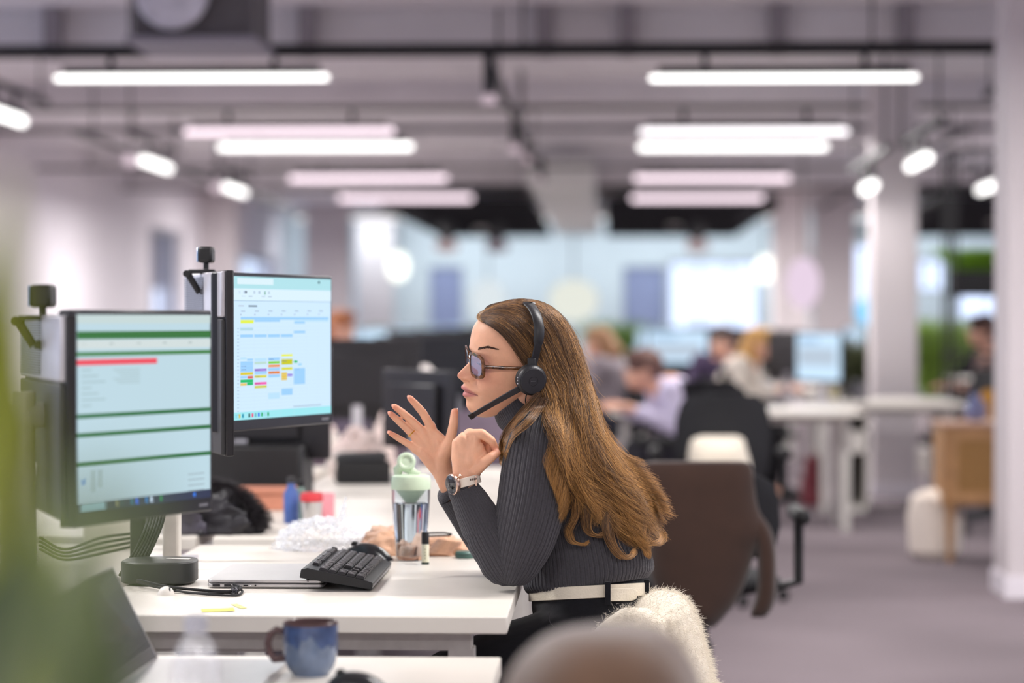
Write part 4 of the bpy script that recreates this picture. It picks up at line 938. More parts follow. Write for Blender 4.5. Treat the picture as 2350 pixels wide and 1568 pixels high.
# finger nails on the far hand (edges seen) and near thumb
m_nail=mat('nail_pink',(236,178,160),.2,coat=.5)
def nail(c,d,up,s=1): 
    d=Vector(d).normalized(); up=(Vector(up)-d*d.dot(Vector(up))).normalized(); sd=d.cross(up); rot=Matrix((d,sd,up)).transposed(); MB().ell(c,(.0068*s,.0048*s,.0016),14,8,rot=rot).build('fingernail',m_nail,woman)
for (x,y,dd),(x2,y2,_d) in (((939,912,-.018),(955,929,-.010)),((903.5,932,-.012),(922,946,-.004)),((894.5,948.5,-.013),(911,963,-.004)),((893.5,993,-.012),(911,1004,-.004))):
    a=FH(x,y,dd); nail(a,a-FH(x2,y2,_d),(0,1,0.2),.85)
nail(FH(1049.5,944,-.016),(0,0,1),(1,.3,0),.95)
# ------------------------------------------------------------------ sweater
m_knit=mat('charcoal_knit',(70,68,73),.92,var=.14,scale=260,bump=.7,bscale=900,sheen=.25,spec=.2)
def ribbed(mb,C,Rr,updir,nr,dep,n_per=8,dens=None,fold=None,cap=True,flat=1.0,ph=0,frames=None,prof_end=None):
    """ribbed tube along C (Vectors) with radii Rr; nr ribs round it"""
    n=nr*n_per; rs=[]; u=None; L=len(C)
    for i,p in enumerate(C):
        d=(C[min(i+1,L-1)]-C[max(i-1,0)]).normalized()
        if u is None: u=(Vector(updir)-d*d.dot(Vector(updir))).normalized()
        else: u=(u-d*u.dot(d)).normalized()
        w_=d.cross(u); row=[]
        for j in range(n):
            a=2*PI*j/n+ph; f=(j/n_per)%1.0; g=math.exp(-((f-.5)/.13)**2)+(.35*math.exp(-((f-0.0)/.06)**2))
            rr=Rr[i]-dep*g
            if fold: rr+=fold(i/(L-1),a,p)
            row.append(p+(u*math.cos(a)+w_*math.sin(a)*flat)*rr)
        rs.append(row)
    return mb.rings(rs,cap)
def pathv(rows,n,dyc):
    A=cr(rows,n); return [W(a[0],a[1],a[2]) for a in A],[a[3]/S0 for a in A]
sw=MB()
# near upper arm  (px, py, depth, radius px)
uc,ur=pathv([(1252,985,-.07,46),(1243,1000,-.11,62),(1236,1035,-.135,74),(1230,1090,-.15,79),(1219,1160,-.16,78),(1203,1225,-.165,73),(1186,1280,-.167,62),(1174,1315,-.167,50),(1168,1334,-.167,34),(1166,1343,-.167,14)],90,0)
def f1(t,a,p): return .0022*noise.noise(Vector((t*9+a*.6,math.sin(a)*1.2,math.cos(a)*1.2)))*(1+2*max(0,t-.55))*(1 if t<.93 else .3)
ribbed(sw,uc,ur,(0,-1,0),40,.0032,fold=f1)
# near forearm
fc,fr=pathv([(1176,1340,-.168,12),(1172,1332,-.168,26),(1162,1312,-.168,44),(1143,1275,-.168,50),(1122,1235,-.167,50),(1104,1200,-.166,46)],60,0)
def f2(t,a,p): return .0042*math.sin(t*26+1.6*math.sin(a)+a*.5)*math.exp(-((t-.55)/.35)**2)*(.5+.5*math.cos(a-2.6))+.002*noise.noise(Vector((t*8,math.sin(a)*1.5,math.cos(a)*1.5)))
ribbed(sw,fc,fr,(0,-1,0),34,.0028,fold=f2)
cc,crr=pathv([(1118,1228,-.167,44),(1108,1208,-.166,47),(1094,1180,-.166,46),(1078,1150,-.166,41),(1066,1128,-.165,36),(1063,1122,-.165,35),(1065,1125,-.165,31),(1075,1140,-.165,30)],50,0)
ribbed(sw,cc,crr,(0,-1,0),46,.0020,fold=lambda t,a,p:.0022*math.exp(-((t-.12)/.06)**2)+.001*noise.noise(Vector((t*7,math.sin(a)*2,math.cos(a)*2))),cap=False,n_per=6)
# far arm
uc,ur=pathv([(1262,985,.06,40),(1262,1010,.12,60),(1245,1090,.16,66),(1210,1200,.15,60),(1175,1290,.135,50),(1162,1325,.13,26)],50,0)
ribbed(sw,uc,ur,(0,-1,0),26,.0015)
fc,fr=pathv([(1165,1325,.13,26),(1150,1295,.125,44),(1100,1225,.09,42),(1062,1175,.055,36),(1040,1148,.035,31),(1032,1138,.03,29),(1036,1142,.03,25)],60,0)
ribbed(sw,fc,fr,(0,-1,0),30,.0014,cap=False)
# trunk: (cx, cy, fore-aft half px, lateral half m, tilt deg)
tr=[(1177,936,42,.054,-38),(1188,950,44,.057,-38),(1206,968,50,.064,-38),(1228,985,62,.090,-34),(1246,1004,82,.130,-30),(1262,1030,98,.155,-27),(1278,1062,110,.160,-25),(1294,1100,119,.158,-22),(1312,1150,131,.156,-20),(1328,1205,140,.155,-17),(1340,1260,146,.155,-12),(1347,1300,151,.156,-9),(1349,1325,151,.155,-8),(1349,1340,143,.150,-8),(1350,1346,135,.143,-8),(1349,1338,128,.137,-8)]
A=cr(tr,110); NR=84; npr=8; rs=[]
for i,a in enumerate(A):
    cx,cy,hx,lb,tl=a; tl=R(tl); row=[]; t_=i/109
    for j in range(NR*npr):
        ph=2*PI*j/(NR*npr); f=(j/npr)%1; g=math.exp(-((f-.5)/.14)**2)+.35*math.exp(-((f)/.06)**2)
        dd=-.0034*g+.0035*noise.noise(Vector((math.cos(ph)*1.6,math.sin(ph)*1.6,t_*5)))*(1 if t_>.3 else .3)
        if t_>.78: dd+=.003*noise.noise(Vector((math.cos(ph)*5,math.sin(ph)*5,t_*6)))
        q_=hx+dd*S0; q2=lb+dd; c_,s_=math.cos(ph),math.sin(ph)
        # flatter back, sides
        row.append(W(cx+q_*c_*math.cos(tl),cy-q_*c_*math.sin(-tl),-q2*math.copysign(abs(s_)**.9,s_)))
    rs.append(row)
sw.rings(rs,cap=False)
# folded turtleneck
tn=[(1176,932,42,.052,-36),(1172,926,46,.056,-36),(1176,936,48,.0585,-37),(1184,950,49,.061,-38),(1194,962,47,.060,-38)]
A=cr(tn,26); rs=[]
for i,a in enumerate(A):
    cx,cy,hx,lb,tl=a; tl=R(tl); row=[]
    for j in range(52*6):
        ph=2*PI*j/(52*6); f=(j/6)%1; dd=-.0012*math.exp(-((f-.5)/.16)**2)+.0015*math.sin(i*.5)*math.sin(ph*2); q_=hx+dd*S0
        row.append(W(cx+q_*math.cos(ph)*math.cos(tl),cy+q_*math.cos(ph)*math.sin(tl),-(lb+dd)*math.sin(ph)))
    rs.append(row)
sw.rings(rs,cap=False)
swo=sw.build('sweater',m_knit,woman,auto=180)
# ------------------------------------------------------------------ trousers and belt
m_tr=mat('black_denim',(20,20,25),.85,var=.15,scale=120,bump=.5,bscale=800,sheen=.2,spec=.2)
b=MB(); wr=[(1350,1344,128,.140,-8),(1350,1366,132,.146,-8),(1355,1392,134,.15,-8),(1365,1430,132,.155,-10),(1375,1480,130,.158,-12),(1385,1520,110,.14,-12)]
def oval(mbx,tab,n=30,m=72,p=.9,cap=True):
    rs=[]
    for a in cr(tab,n):
        cx,cy,hx,lb,tl=a; tl=R(tl); row=[]
        for j in range(m):
            ph=2*PI*j/m; c_,s_=math.cos(ph),math.sin(ph); row.append(W(cx+hx*c_*math.cos(tl),cy+hx*c_*math.sin(tl),-lb*math.copysign(abs(s_)**p,s_)))
        rs.append(row)
    return mbx.rings(rs,cap)
oval(b,wr)
for s_ in (-1,1):
    dxx=0 if s_<0 else -20
    pts=cr([(1400,1460,s_*.085,.092),(1300,1490,s_*.09,.090),(1200,1515,s_*.10,.083),(1080,1552,s_*.11,.073),(980,1590,s_*.11,.064),(960,1600,s_*.11,.060)],26)
    P=[W(a[0],a[1],a[2]) for a in pts]; rd=[a[3]+.0015*math.sin(i*1.3) for i,a in enumerate(pts)]
    kn=P[-1]; sh=[kn+Vector((-.018,0,-.05)),kn+Vector((.0,0,-.15)),Vector((kn.x+.045,kn.y,.18)),Vector((kn.x+.05,kn.y,.10))]
    for i in range(len(P)-1): b.capsule(P[i],P[i+1],rd[i],rd[i+1],22,3)
    Q=[kn]+sh; rq=[.060,.062,.056,.050,.052]
    for i in range(4): b.capsule(Q[i],Q[i+1],rq[i],rq[i+1],20,3)
b.build('trousers',m_tr,woman,auto=180,voxel=.006,smoo=5)
# pocket seam
b=MB(); P=[]
for x,y in ((1268,1392),(1260,1420),(1272,1440),(1300,1448)):
    P.append(W(x,y,-.158))
b.tube([Vector(p) for p in cr([tuple(p) for p in P],20)],.0011,6); b.build('pocket_seam',mat('seam_thread',(58,56,60),.8),woman)
m_belt=mat('cream_leather',(226,216,196),.5,var=.05,scale=40,bump=.5,bscale=260)
b=MB(); rs=[]
for j in range(97):
    ph=2*PI*j/96; c_,s_=math.cos(ph),math.sin(ph); row=[]
    for hh,o in ((-15,.0),(-14,3.0),(14,3.0),(15,.0)):
        x=1352+(136+o)*c_; y=1359+hh-7*c_; row.append(W(x,y,-(.149+o/S0)*math.copysign(abs(s_)**.9,s_)))
    rs.append(row)
b.rings(rs,cap=False); b.build('belt',m_belt,woman,auto=50)
b=MB(); rs=[]
for x,hh in ((1392,14),(1400,14.5),(1430,15),(1450,14.5),(1458,12),(1462,7),(1463,2)):
    c_=(x-1352)/139; s_=math.sqrt(max(0,1-c_*c_)); y0_=1367-3*c_; rs.append([W(x,y0_-hh,-(.153)*s_**.9),W(x,y0_-hh,-(.159)*s_**.9-.003),W(x,y0_+hh,-(.159)*s_**.9-.003),W(x,y0_+hh,-(.153)*s_**.9)])
b.rings(rs); b.build('belt_tab',m_belt,woman,auto=40,bevel=.001)
for x,yo in ((1395,0),(1484,-6)):
    c_=min(.98,(x-1352)/139); s_=math.sqrt(1-c_*c_); b=MB(); b.box(W(x,1362+yo,-.161*s_**.9-.006),(.011,.006,.046)); b.build('belt_loop',m_tr,woman,bevel=.001)
b=MB(); 
for s_ in (-1,1):
    kn=W(960,1600,s_*.11); b=MB(); b.chain([Vector((kn.x+.07,kn.y,.06)),Vector((kn.x-.02,kn.y,.05)),Vector((kn.x-.13,kn.y,.04))],[.045,.045,.036],18); b.build('shoe',M['white'],woman,voxel=.005,smoo=4)
# ------------------------------------------------------------------ ring, watch, glasses, headset
c=FH(945,995,-.001); d=(FH(956,1006)-FH(931,981)).normalized(); tag(MB().torus(c,d,.0092,.0012,36,8).build('finger_ring',mat('gold',(232,190,90),.2,1),None),'thin gold ring on the raised right hand\'s ring finger','ring')
m_rose=mat('rose_gold',(222,190,172),.25,.9); m_strap=mat('cream_strap',(222,210,196),.5)
wax=(W(1060,1080,NY)-W(1072,1125,NY)).normalized()
wc=W(1066,1106,NY); t=thing('smartwatch','round black-faced smartwatch with cream strap on the near wrist','watch',wc)
b=MB(); rs=[]
uu=Vector((0,-1,0)); uu=(uu-wax*uu.dot(wax)).normalized(); vv=wax.cross(uu)
for j in range(61):
    a=2*PI*j/60; q_=(uu*math.cos(a)*.0275+vv*math.sin(a)*.0305); qn=q_.normalized(); rs.append([wc+q_-wax*.009,wc+q_+qn*.0022-wax*.0085,wc+q_+qn*.0022+wax*.0085,wc+q_+wax*.009])
b.rings(rs,cap=False); b.build('watch_strap',m_strap,t,auto=50)
fx_=(Vector((-.80,-.56,.02))); fx_=(fx_-wax*fx_.dot(wax)*.6).normalized()
cc_=W(1040,1112,NY-.020)
MB().lathe([(.0,-.007),(.017,-.007),(.0205,-.004),(.0215,.000),(.0212,.0035),(.0195,.0048),(.0185,.0048)],cc_,fx_,44).build('watch_case',m_rose,t)
MB().lathe([(.0,.0046),(.0150,.0046),(.0186,.0044),(.0188,.0050),(.016,.0062),(.0,.0066)],cc_,fx_,44).build('watch_face',mat('watch_glass_black',(12,12,16),.08,coat=.6),t)
b=MB(); b.torus(cc_+fx_*.0056,fx_,.0182,.0009,40,6); b.build('bezel_ring',mat('bezel_grey',(120,116,120),.3,.8),t)
q_=cc_+uu*0; MB().cyl(cc_+Vector((.012,-.012,.016)),cc_+Vector((.015,-.015,.020)),.0022).build('crown_button',m_rose,t)
b=MB(); b.box(W(1093,1104,NY-.024),(.004,.004,.020)); b.build('strap_keeper',m_rose,t,bevel=.001)
for i in range(4):
    p=W(1080+i*4.2,1101-i*.6,NY-.0287); MB().box(p,(.0016,.001,.004)).build('strap_hole',mat('hole_brown',(80,64,58),.8),t,smooth=False)
# glasses
m_tort=mat('tortoiseshell',(96,62,38),.15,var=.85,scale=110,coat=.5,det=1.5); m_lens=mat('violet_lens',(226,220,255),.02,trans=.9,ior=1.15,var=0,spec=1,coat=1)
gc=(HL(fx(1089),.0,zy(829)))
t=thing('eyeglasses','tortoiseshell glasses worn by the woman, lenses tinted violet','glasses',gc)
gF=Fd; gfw=fx(1080)
def lensring(cl,zc,s_,wl=.0240,hl_=.0200,n=48):
    P=[]
    for j in range(n):
        a=2*PI*j/n; ca,sa=math.cos(a),math.sin(a); x=wl*math.copysign(abs(ca)**(2/4.2),ca); z=hl_*math.copysign(abs(sa)**(2/4.2),sa)
        if sa<0: x*=1-.16*abs(sa)
        P.append((cl+x, zc+z))
    return P
for s_ in (1,-1):
    cl=s_*.0318; P=lensring(cl,zy(831)-.000,s_)
    def gp(l,z,o=0): return HL(gfw-abs(l)**2*3.2+o-(z-zy(831))*(-.10),l,z)
    b=MB(); rs=[]
    ctr_=(cl,zy(831))
    for l,z in P+[P[0]]:
        dl,dz2=l-ctr_[0],z-ctr_[1]; k=1+.0062/math.hypot(dl,dz2); l2,z2=ctr_[0]+dl*k,ctr_[1]+dz2*k*(1.0)
        rs.append([gp(l,z,-.002),gp(l,z,.002),gp(l2,z2,.0018),gp(l2,z2,-.0022)])
    b.rings(rs,cap=False); b.build('rim',m_tort,t,auto=60)
    b=MB(); vs=[gp(l,z,.0004) for l,z in P]; vs2=[gp(l,z,-.0004) for l,z in P]; n=len(vs); b.add(vs+vs2,[tuple(range(n)),tuple(range(2*n-1,n-1,-1))]); b.build('lens',m_lens,t,auto=30)
    # temple
    a0=gp(s_*.0605,zy(826),-.001); e1=HL(fx(1132),s_*.0710,zy(826)); e2=HL(fx(1175),s_*.0775,zy(826)); e3=HL(fx(1218),s_*.0795,zy(828)); e4=HL(fx(1246),s_*.078,zy(850))
    b=MB().tube([a0,e1,e2,e3,e4],[.0036,.0036,.0033,.0030,.0025],10,flat=.5,up=(0,0,1)); b.build('temple_arm',m_tort,t)
    MB().box(gp(s_*.0600,zy(826),-.001),(.004,.006,.008)).build('hinge',m_tort,t,bevel=.001)
b=MB().tube([gp(-.0085,zy(822),0),gp(0,zy(818),.002),gp(.0085,zy(822),0)],[.0026,.0024,.0026],8); b.build('bridge',m_tort,t)
# ------------------------------------------------------------------ hair
bvh_all=make_bvh([bodyo,swo])
gx0,gx1,gy0,gy1,gs=1080,1560,680,1320,6
NX=int((gx1-gx0)/gs)+1; NYG=int((gy1-gy0)/gs)+1
LR=np.array([(686,1178,1215,.03),(694,1140,1250,.045),(705,1112,1270,.06),(730,1090,1302,.080),(780,1078,1326,.084),(830,1078,1346,.088),(870,1100,1361,.090),(900,1140,1372,.095),(950,1185,1387,.112),(1000,1215,1406,.13),(1050,1235,1432,.14),(1100,1255,1464,.14),(1150,1275,1490,.135),(1200,1285,1508,.13),(1250,1295,1524,.12),(1290,1300,1526,.11),(1320,1300,1520,.1)],float)
G=np.full((NYG,NX),np.nan)
for iy in range(NYG):
    for ix in range(NX):
        x,y=gx0+ix*gs,gy0+iy*gs; h,_=hit(bvh_all,x,y); c=[]
        if h is not None: c.append(h.y-.006)
        l,r_,T=[np.interp(y,LR[:,0],LR[:,k]) for k in (1,2,3)]; m_=(l+r_)/2; hh=(r_-l)/2; e=abs((x-m_)/hh)
        if e<1: c.append(WY-T*math.sqrt(1-e*e)*.95)
        if c: G[iy,ix]=min(c)
mask=np.isnan(G); 
G[mask]=WY+.02
for _ in range(3):
    Gp=np.pad(G,1,mode='edge'); G=(Gp[:-2,1:-1]+Gp[2:,1:-1]+Gp[1:-1,:-2]+Gp[1:-1,2:]+2*Gp[1:-1,1:-1])/6
def depth(x,y):
    fx0=np.clip((x-gx0)/gs,0,NX-1.001); fy0=np.clip((y-gy0)/gs,0,NYG-1.001); ix=fx0.astype(int); iy=fy0.astype(int); a=fx0-ix; b_=fy0-iy
    return (G[iy,ix]*(1-a)+G[iy,ix+1]*a)*(1-b_)+(G[iy+1,ix]*(1-a)+G[iy+1,ix+1]*a)*b_
# headset
m_hs=mat('headset_black',(30,30,34),.42,bump=.1,bscale=800); m_hs2=mat('headset_cup_grey',(44,44,49),.5)
t=thing('headset','black call-centre headset with a boom microphone worn over brown hair','headset',HL(fx(1219),.0,0))
band=cr([(1222,842,.098),(1230,815,.1035),(1236,785,.1035),(1238,755,.098),(1233,728,.083),(1224,709,.060),(1213,697,.032),(1204,692,0),(1200,697,-.032),(1203,709,-.060),(1210,728,-.080),(1216,760,-.094),(1219,800,-.098),(1219,842,-.095)],60)
b=MB(); rs=[]
BP=[]
for (x,y,l) in band:
    # px given on screen; convert so that the lateral offset does not shift the column
    z=zy(y)+l*math.sin(HR)/math.cos(HR)*1.0; f=(1195-x)/S0; f=(f+l*math.cos(HR)*math.sin(HA))/CA; q0=HL(f,l,z)
    if l>.02: q0=at(x,y,min(q0.y,float(depth(np.array([x]),np.array([y]))[0])-.019))
    BP.append(q0)
for i,p in enumerate(BP):
    d=(BP[min(i+1,59)]-BP[max(i-1,0)]).normalized(); out=d.cross(Fd).normalized(); out=out if (p-HL(fx(1215),0,zy(820))).dot(out)>0 else -out; wd=.0108 if 8<i<52 else .0080
    sd=out.cross(d).normalized()
    rs.append([p-sd*wd-out*.001,p-sd*wd*.8+out*.0022,p+sd*wd*.8+out*.0022,p+sd*wd-out*.001,p+sd*wd*.8-out*.003,p-sd*wd*.8-out*.003])
b.rings(rs); b.build('headband',m_hs,t,auto=60)
for s_,nm in ((1,'near'),(-1,'far')):
    f=((1195-1219)/S0+s_*.1*math.cos(HR)*math.sin(HA))/CA; z=zy(872)+s_*.098*math.sin(HR)/math.cos(HR)
    cc_=HL(f,s_*.092,z)
    if s_>0: cc_=at(1219,872,float(depth(np.array([1219.]),np.array([872.]))[0])-.018)
    ax=(Ld2*s_+Zd2*.0).normalized()
    MB().lathe([(.0,-.016),(.024,-.016),(.030,-.012),(.031,-.006),(.029,-.001),(.0,-.001)],cc_,ax,44).build('ear_cushion',mat('cushion_black',(20,20,22),.6,bump=.4,bscale=500),t)
    e=MB().lathe([(.0,-.003),(.0300,-.003),(.0312,.002),(.0305,.008),(.0270,.0125),(.0255,.0128)],cc_,ax,48).build('ear_cup',m_hs,t)
    MB().lathe([(.0262,.0118),(.0262,.0134),(.0255,.0140),(.0100,.0142),(.0098,.0136),(.0088,.0136),(.0086,.0142),(0,.0142)],cc_,ax,48).build('cup_disc',m_hs2,t)
    if s_>0:
        b=MB(); 
        for i in range(5): b.box(cc_+ax*.0143+Fd*(.0045-.0022*i),(.0014,.0006,.0012))
        b.build('maker_mark',mat('faint_print',(84,84,90),.5),t,smooth=False)
        for i in range(3): MB().ell(cc_+ax*.006+Fd*.0305+Zd*(.006-.006*i),(.0012,.0012,.0016),8,6).build('control_dot',mat('pale_print',(190,190,196),.5),t)
        # yoke
        MB().box(cc_+Ld2*.002+Zd*.0335,(.016,.006,.022)).build('yoke',m_hs,t,bevel=.002)
        # boom
        def hp(x,y,l): return HL(((1195-x)/S0+l*math.cos(HR)*math.sin(HA))/CA,l,zy(y)+l*math.tan(HR))
        a=at(1198,889,cc_.y-.004); m2=at(1150,916,cc_.y+.002); e_=at(1084,954,cc_.y+.022); b=MB(); rs=[]
        for p,hh in ((a,.0068),(m2,.0060),(e_,.0052)):
            dd=(e_-a).normalized(); nn_=Ld2; sd=dd.cross(nn_).normalized(); rs.append([p-sd*hh-nn_*.002,p-sd*hh+nn_*.002,p+sd*hh+nn_*.002,p+sd*hh-nn_*.002])
        b.rings(rs); bo=b.build('microphone_boom',m_hs2,t,bevel=.001,smooth=True)
        b=MB(); p=e_+(e_-a).normalized()*.004; rs=[]
        for k_ in (-.008,.004): q_=p+dd*k_; rs.append([q_-sd*.0062-nn_*.003,q_-sd*.0062+nn_*.003,q_+sd*.0062+nn_*.003,q_+sd*.0062-nn_*.003])
        b.rings(rs); mo=b.build('microphone_tip',m_hs,t,bevel=.001)
        MB().box(p-dd*.001+nn_*.0032,(.005,.0006,.004)).build('microphone_grille',mat('grille_dark',(12,12,13),.7),t,smooth=False)
        b=MB().tube([Vector(v) for v in cr([tuple(hp(1216,900,.088)),tuple(hp(1214,918,.088)),tuple(hp(1218,935,.086))],16)],.0014,6); b.build('headset_cable',M['rubber'],t)
# guides, each read from the photograph (px)
guides=[
 [(1101,733),(1122,744),(1150,764),(1176,792),(1196,822),(1222,858),(1246,900),(1256,940),(1266,985),(1280,1035),(1296,1090),(1318,1145),(1316,1195),(1300,1235)],
 [(1100,729),(1128,731),(1164,746),(1200,784),(1232,832),(1256,880),(1270,930),(1282,985),(1300,1045),(1322,1105),(1342,1160),(1344,1205),(1332,1240)],
 [(1101,725),(1135,716),(1180,728),(1225,770),(1258,830),(1280,885),(1295,940),(1312,1000),(1334,1060),(1358,1120),(1380,1180),(1392,1225),(1410,1262)],
 [(1108,717),(1145,702),(1200,706),(1248,746),(1282,812),(1303,875),(1320,940),(1342,1005),(1368,1070),(1396,1130),(1420,1190),(1436,1240),(1446,1272)],
 [(1130,704),(1165,693),(1225,698),(1275,732),(1308,798),(1330,868),(1348,935),(1370,1000),(1400,1065),(1432,1125),(1458,1180),(1480,1225),(1500,1250)],
 [(1155,696),(1195,688),(1250,697),(1294,736),(1324,795),(1346,862),(1366,925),(1388,990),(1418,1052),(1454,1108),(1484,1160),(1504,1205),(1518,1236)],
]
GN=34
GA=np.array([cr([p for p in g],GN) for g in guides])
def strands(N,far,seedo,rad,locks,tmin=0,tmax=1,wav=1.0,fly=1.0):
    rg=np.random.default_rng(100+seedo)
    t=rg.random(N)*(tmax-tmin)+tmin
    t=np.where(t<.12,t*1.0,t)
    lock=(t*locks).astype(int); tc=(lock+.5)/locks
    rl=np.random.default_rng(5+seedo); lo_off=rl.normal(size=locks+1); lo_ph=rl.random(locks+1)*6.28; lo_len=.84+.16*rl.random(locks+1); lo_d=rl.random(locks+1)
    v=np.linspace(0,1,GN)[None,:]
    cl=np.clip((v-.25)/.6,0,1)**1.1*.95
    tt=t[:,None]*(1-cl)+tc[:,None]*cl
    gi=np.clip(tt*(len(guides)-1),0,len(guides)-1.0001); i0=gi.astype(int); fr=gi-i0
    kk=lo_len[lock][:,None]*(0.78+.22*rg.random(N)**.7)[:,None]
    vi=np.clip(v*kk*(GN-1),0,GN-1.0001); j0=vi.astype(int); fj=vi-j0
    def samp(ch): 
        a=GA[i0,j0,ch]*(1-fj)+GA[i0,j0+1,ch]*fj; b_=GA[i0+1,j0,ch]*(1-fj)+GA[i0+1,j0+1,ch]*fj; return a*(1-fr)+b_*fr
    X=samp(0); Y_=samp(1)
    ph=lo_ph[lock][:,None]+rg.normal(size=(N,1))*.35
    amp=np.clip((v-.30)/.7,0,1)**1.2*14*wav
    X=X+amp*np.sin(v*12.5+ph)+rg.normal(size=(N,1))*(.6+4.6*v*(1-.80*v)*fly)+lo_off[lock][:,None]*np.clip((v-.4),0,1)*9
    Y_=Y_+amp*.4*np.cos(v*14+ph*1.3)+rg.normal(size=(N,1))*1.2
    # small independent waviness
    X=X+fly*2.4*np.sin(v*(22+10*rg.random((N,1)))+rg.random((N,1))*6.28)*np.clip(v*2,0,1)
    # end curls: turn the last stretch round, different radius per lock
    sgn=np.where(lo_off>-.9,1,-1)[lock][:,None]; e=np.clip((v-.78)/.22,0,1); cr_=(17+13*lo_d[lock][:,None]); ang=e*(2.4+.9*rg.random((N,1)))
    X=X+sgn*cr_*(1-np.cos(ang))*.9; Y_=Y_+cr_*np.sin(ang)*.75-e*4
    # keep in front of the face line near the root
    Z=depth(X,Y_)
    thick=.002+.010*rg.random((N,1))+.012*np.clip(v*1.5,0,1)*(lo_d[lock][:,None])
    Yw=Z-thick*np.clip((Y_-840)/120,.22,1)
    if far: Yw=2*WY-Yw+.0
    Yw=Yw+.004*np.sin(v*15+ph*2)*v
    return X,Y_,Yw,t,lock
cmi=np.array(CM)
def to_world(X,Y_,Yw):
    dx=(X-1175)/FPX; dy=-(Y_-784)/FPX; dz=-np.ones_like(dx)
    w_=np.stack([cmi[0,0]*dx+cmi[0,1]*dy+cmi[0,2]*dz,cmi[1,0]*dx+cmi[1,1]*dy+cmi[1,2]*dz,cmi[2,0]*dx+cmi[2,1]*dy+cmi[2,2]*dz],-1)
    k=Yw/w_[...,1]; P=w_*k[...,None]; P[...,2]+=CAMZ; return P
HV=[];HF=[];HCo=[]
hoff=0
def emit(P,rad,colr):
    """P: N x K x 3 -> three-sided tubes"""
    global hoff
    N,K,_=P.shape; d=np.empty_like(P); d[:,1:-1]=P[:,2:]-P[:,:-2]; d[:,0]=P[:,1]-P[:,0]; d[:,-1]=P[:,-1]-P[:,-2]; d/=np.linalg.norm(d,axis=2,keepdims=True)+1e-9
    a=np.cross(d,np.array([0.13,1,.07])); a/=np.linalg.norm(a,axis=2,keepdims=True)+1e-9; b_=np.cross(d,a)
    tp=np.linspace(0,1,K); pr=(rad*np.clip(1.15-.9*tp**5,.12,1))[None,:,None]
    R3=[P+pr*(a*math.cos(q)+b_*math.sin(q)) for q in (PI/2,PI/2+2.094,PI/2+4.189)]
    V=np.stack(R3,2).reshape(-1,3)
    idx=np.arange(N*K*3).reshape(N,K,3)+hoff; fs=[]
    for j in range(3):
        k=(j+1)%3; fs.append(np.stack([idx[:,:-1,j],idx[:,:-1,k],idx[:,1:,k],idx[:,1:,j]],-1).reshape(-1,4))
    HV.append(V); HF.append(np.concatenate(fs)); HCo.append(np.repeat(colr.reshape(N*K,3),3,axis=0)); hoff+=len(V)
dk_=np.array(lin((66,46,33))); md_=np.array(lin((122,88,54))); go_=np.array(lin((196,146,84)))
def tone(lid,N):
    if lid is None: return 0
    return (np.random.default_rng(3).random(60)[lid]*.44-.22)[:,None,None]
def colours(N,seed,K=GN,lockid=None):
    rg=np.random.default_rng(seed); v=np.linspace(0,1,K)[None,:,None]; r_=rg.random((N,1,1)); s_=np.clip(r_*.85+v*.70-.32+(rg.random((N,1,1))-.5)*.3+tone(lockid,N),0,1)
    return np.where(s_<.5,dk_+(md_-dk_)*(s_*2),md_+(go_-md_)*(s_*2-1))
NS=9000
X,Y_,Yw,t_,lk=strands(NS,False,1,.0004,13); emit(to_world(X,Y_,Yw),.00036,colours(NS,1,lockid=lk))
X,Y_,Yw,t_,lk=strands(2200,False,2,.0004,13,wav=1.3,fly=2.0); Yw-=.006; emit(to_world(X,Y_,Yw),.00030,colours(2200,2,lockid=lk)*1.1)
X,Y_,Yw,t_,lk=strands(3000,True,3,.0004,16); emit(to_world(X,Y_,Yw),.00045,colours(3000,3))
# loose front lock falling over the chest
def lockline(pts,N,seed,spread,rad=.00034,dd=.01):
    rg=np.random.default_rng(seed); C=cr(pts,GN); v=np.linspace(0,1,GN)[None,:]; o=rg.normal(size=(N,1)); o2=rg.normal(size=(N,1))
    X=C[None,:,0]+o*spread*(.6+.5*np.sin(v*3+.5))+1.5*np.sin(v*12+o2*2); Y_=C[None,:,1]+o2*spread*.35+0*v; Yw=depth(X,Y_)-dd-.006*rg.random((N,1)); emit(to_world(X,Y_,Yw),rad,colours(N,seed)*1.15)
lockline([(1236,905),(1215,930),(1190,958),(1168,985),(1155,1012),(1151,1040),(1151,1066)],260,31,4.5,dd=.034)
lockline([(1246,915),(1230,945),(1205,975),(1180,995),(1164,1015),(1156,1040),(1154,1058)],160,32,5,dd=.038)
lockline([(1250,930),(1262,965),(1284,1000),(1296,1040),(1302,1090)],130,33,2.6,dd=.02)
lockline([(1290,1060),(1318,1120),(1322,1180),(1306,1218),(1314,1243),(1340,1250),(1350,1243)],150,34,4.5,dd=.014)
lockline([(1330,1100),(1348,1150),(1345,1200),(1352,1222),(1375,1230),(1395,1215),(1398,1202)],150,35,4.5,dd=.014)
lockline([(1370,1090),(1395,1160),(1395,1215),(1408,1255),(1432,1280),(1450,1275),(1456,1262)],420,36,5,dd=.016)
lockline([(1400,1060),(1440,1130),(1455,1190),(1470,1230),(1500,1248),(1520,1238),(1519,1222)],480,37,6,dd=.012)
lockline([(1440,1090),(1475,1150),(1480,1200),(1478,1240),(1486,1270),(1490,1280)],300,38,5,dd=.012)
lockline([(1204,690),(1150,697),(1115,712),(1100,722),(1099,732),(1108,738)],160,39,2.0,dd=.003)
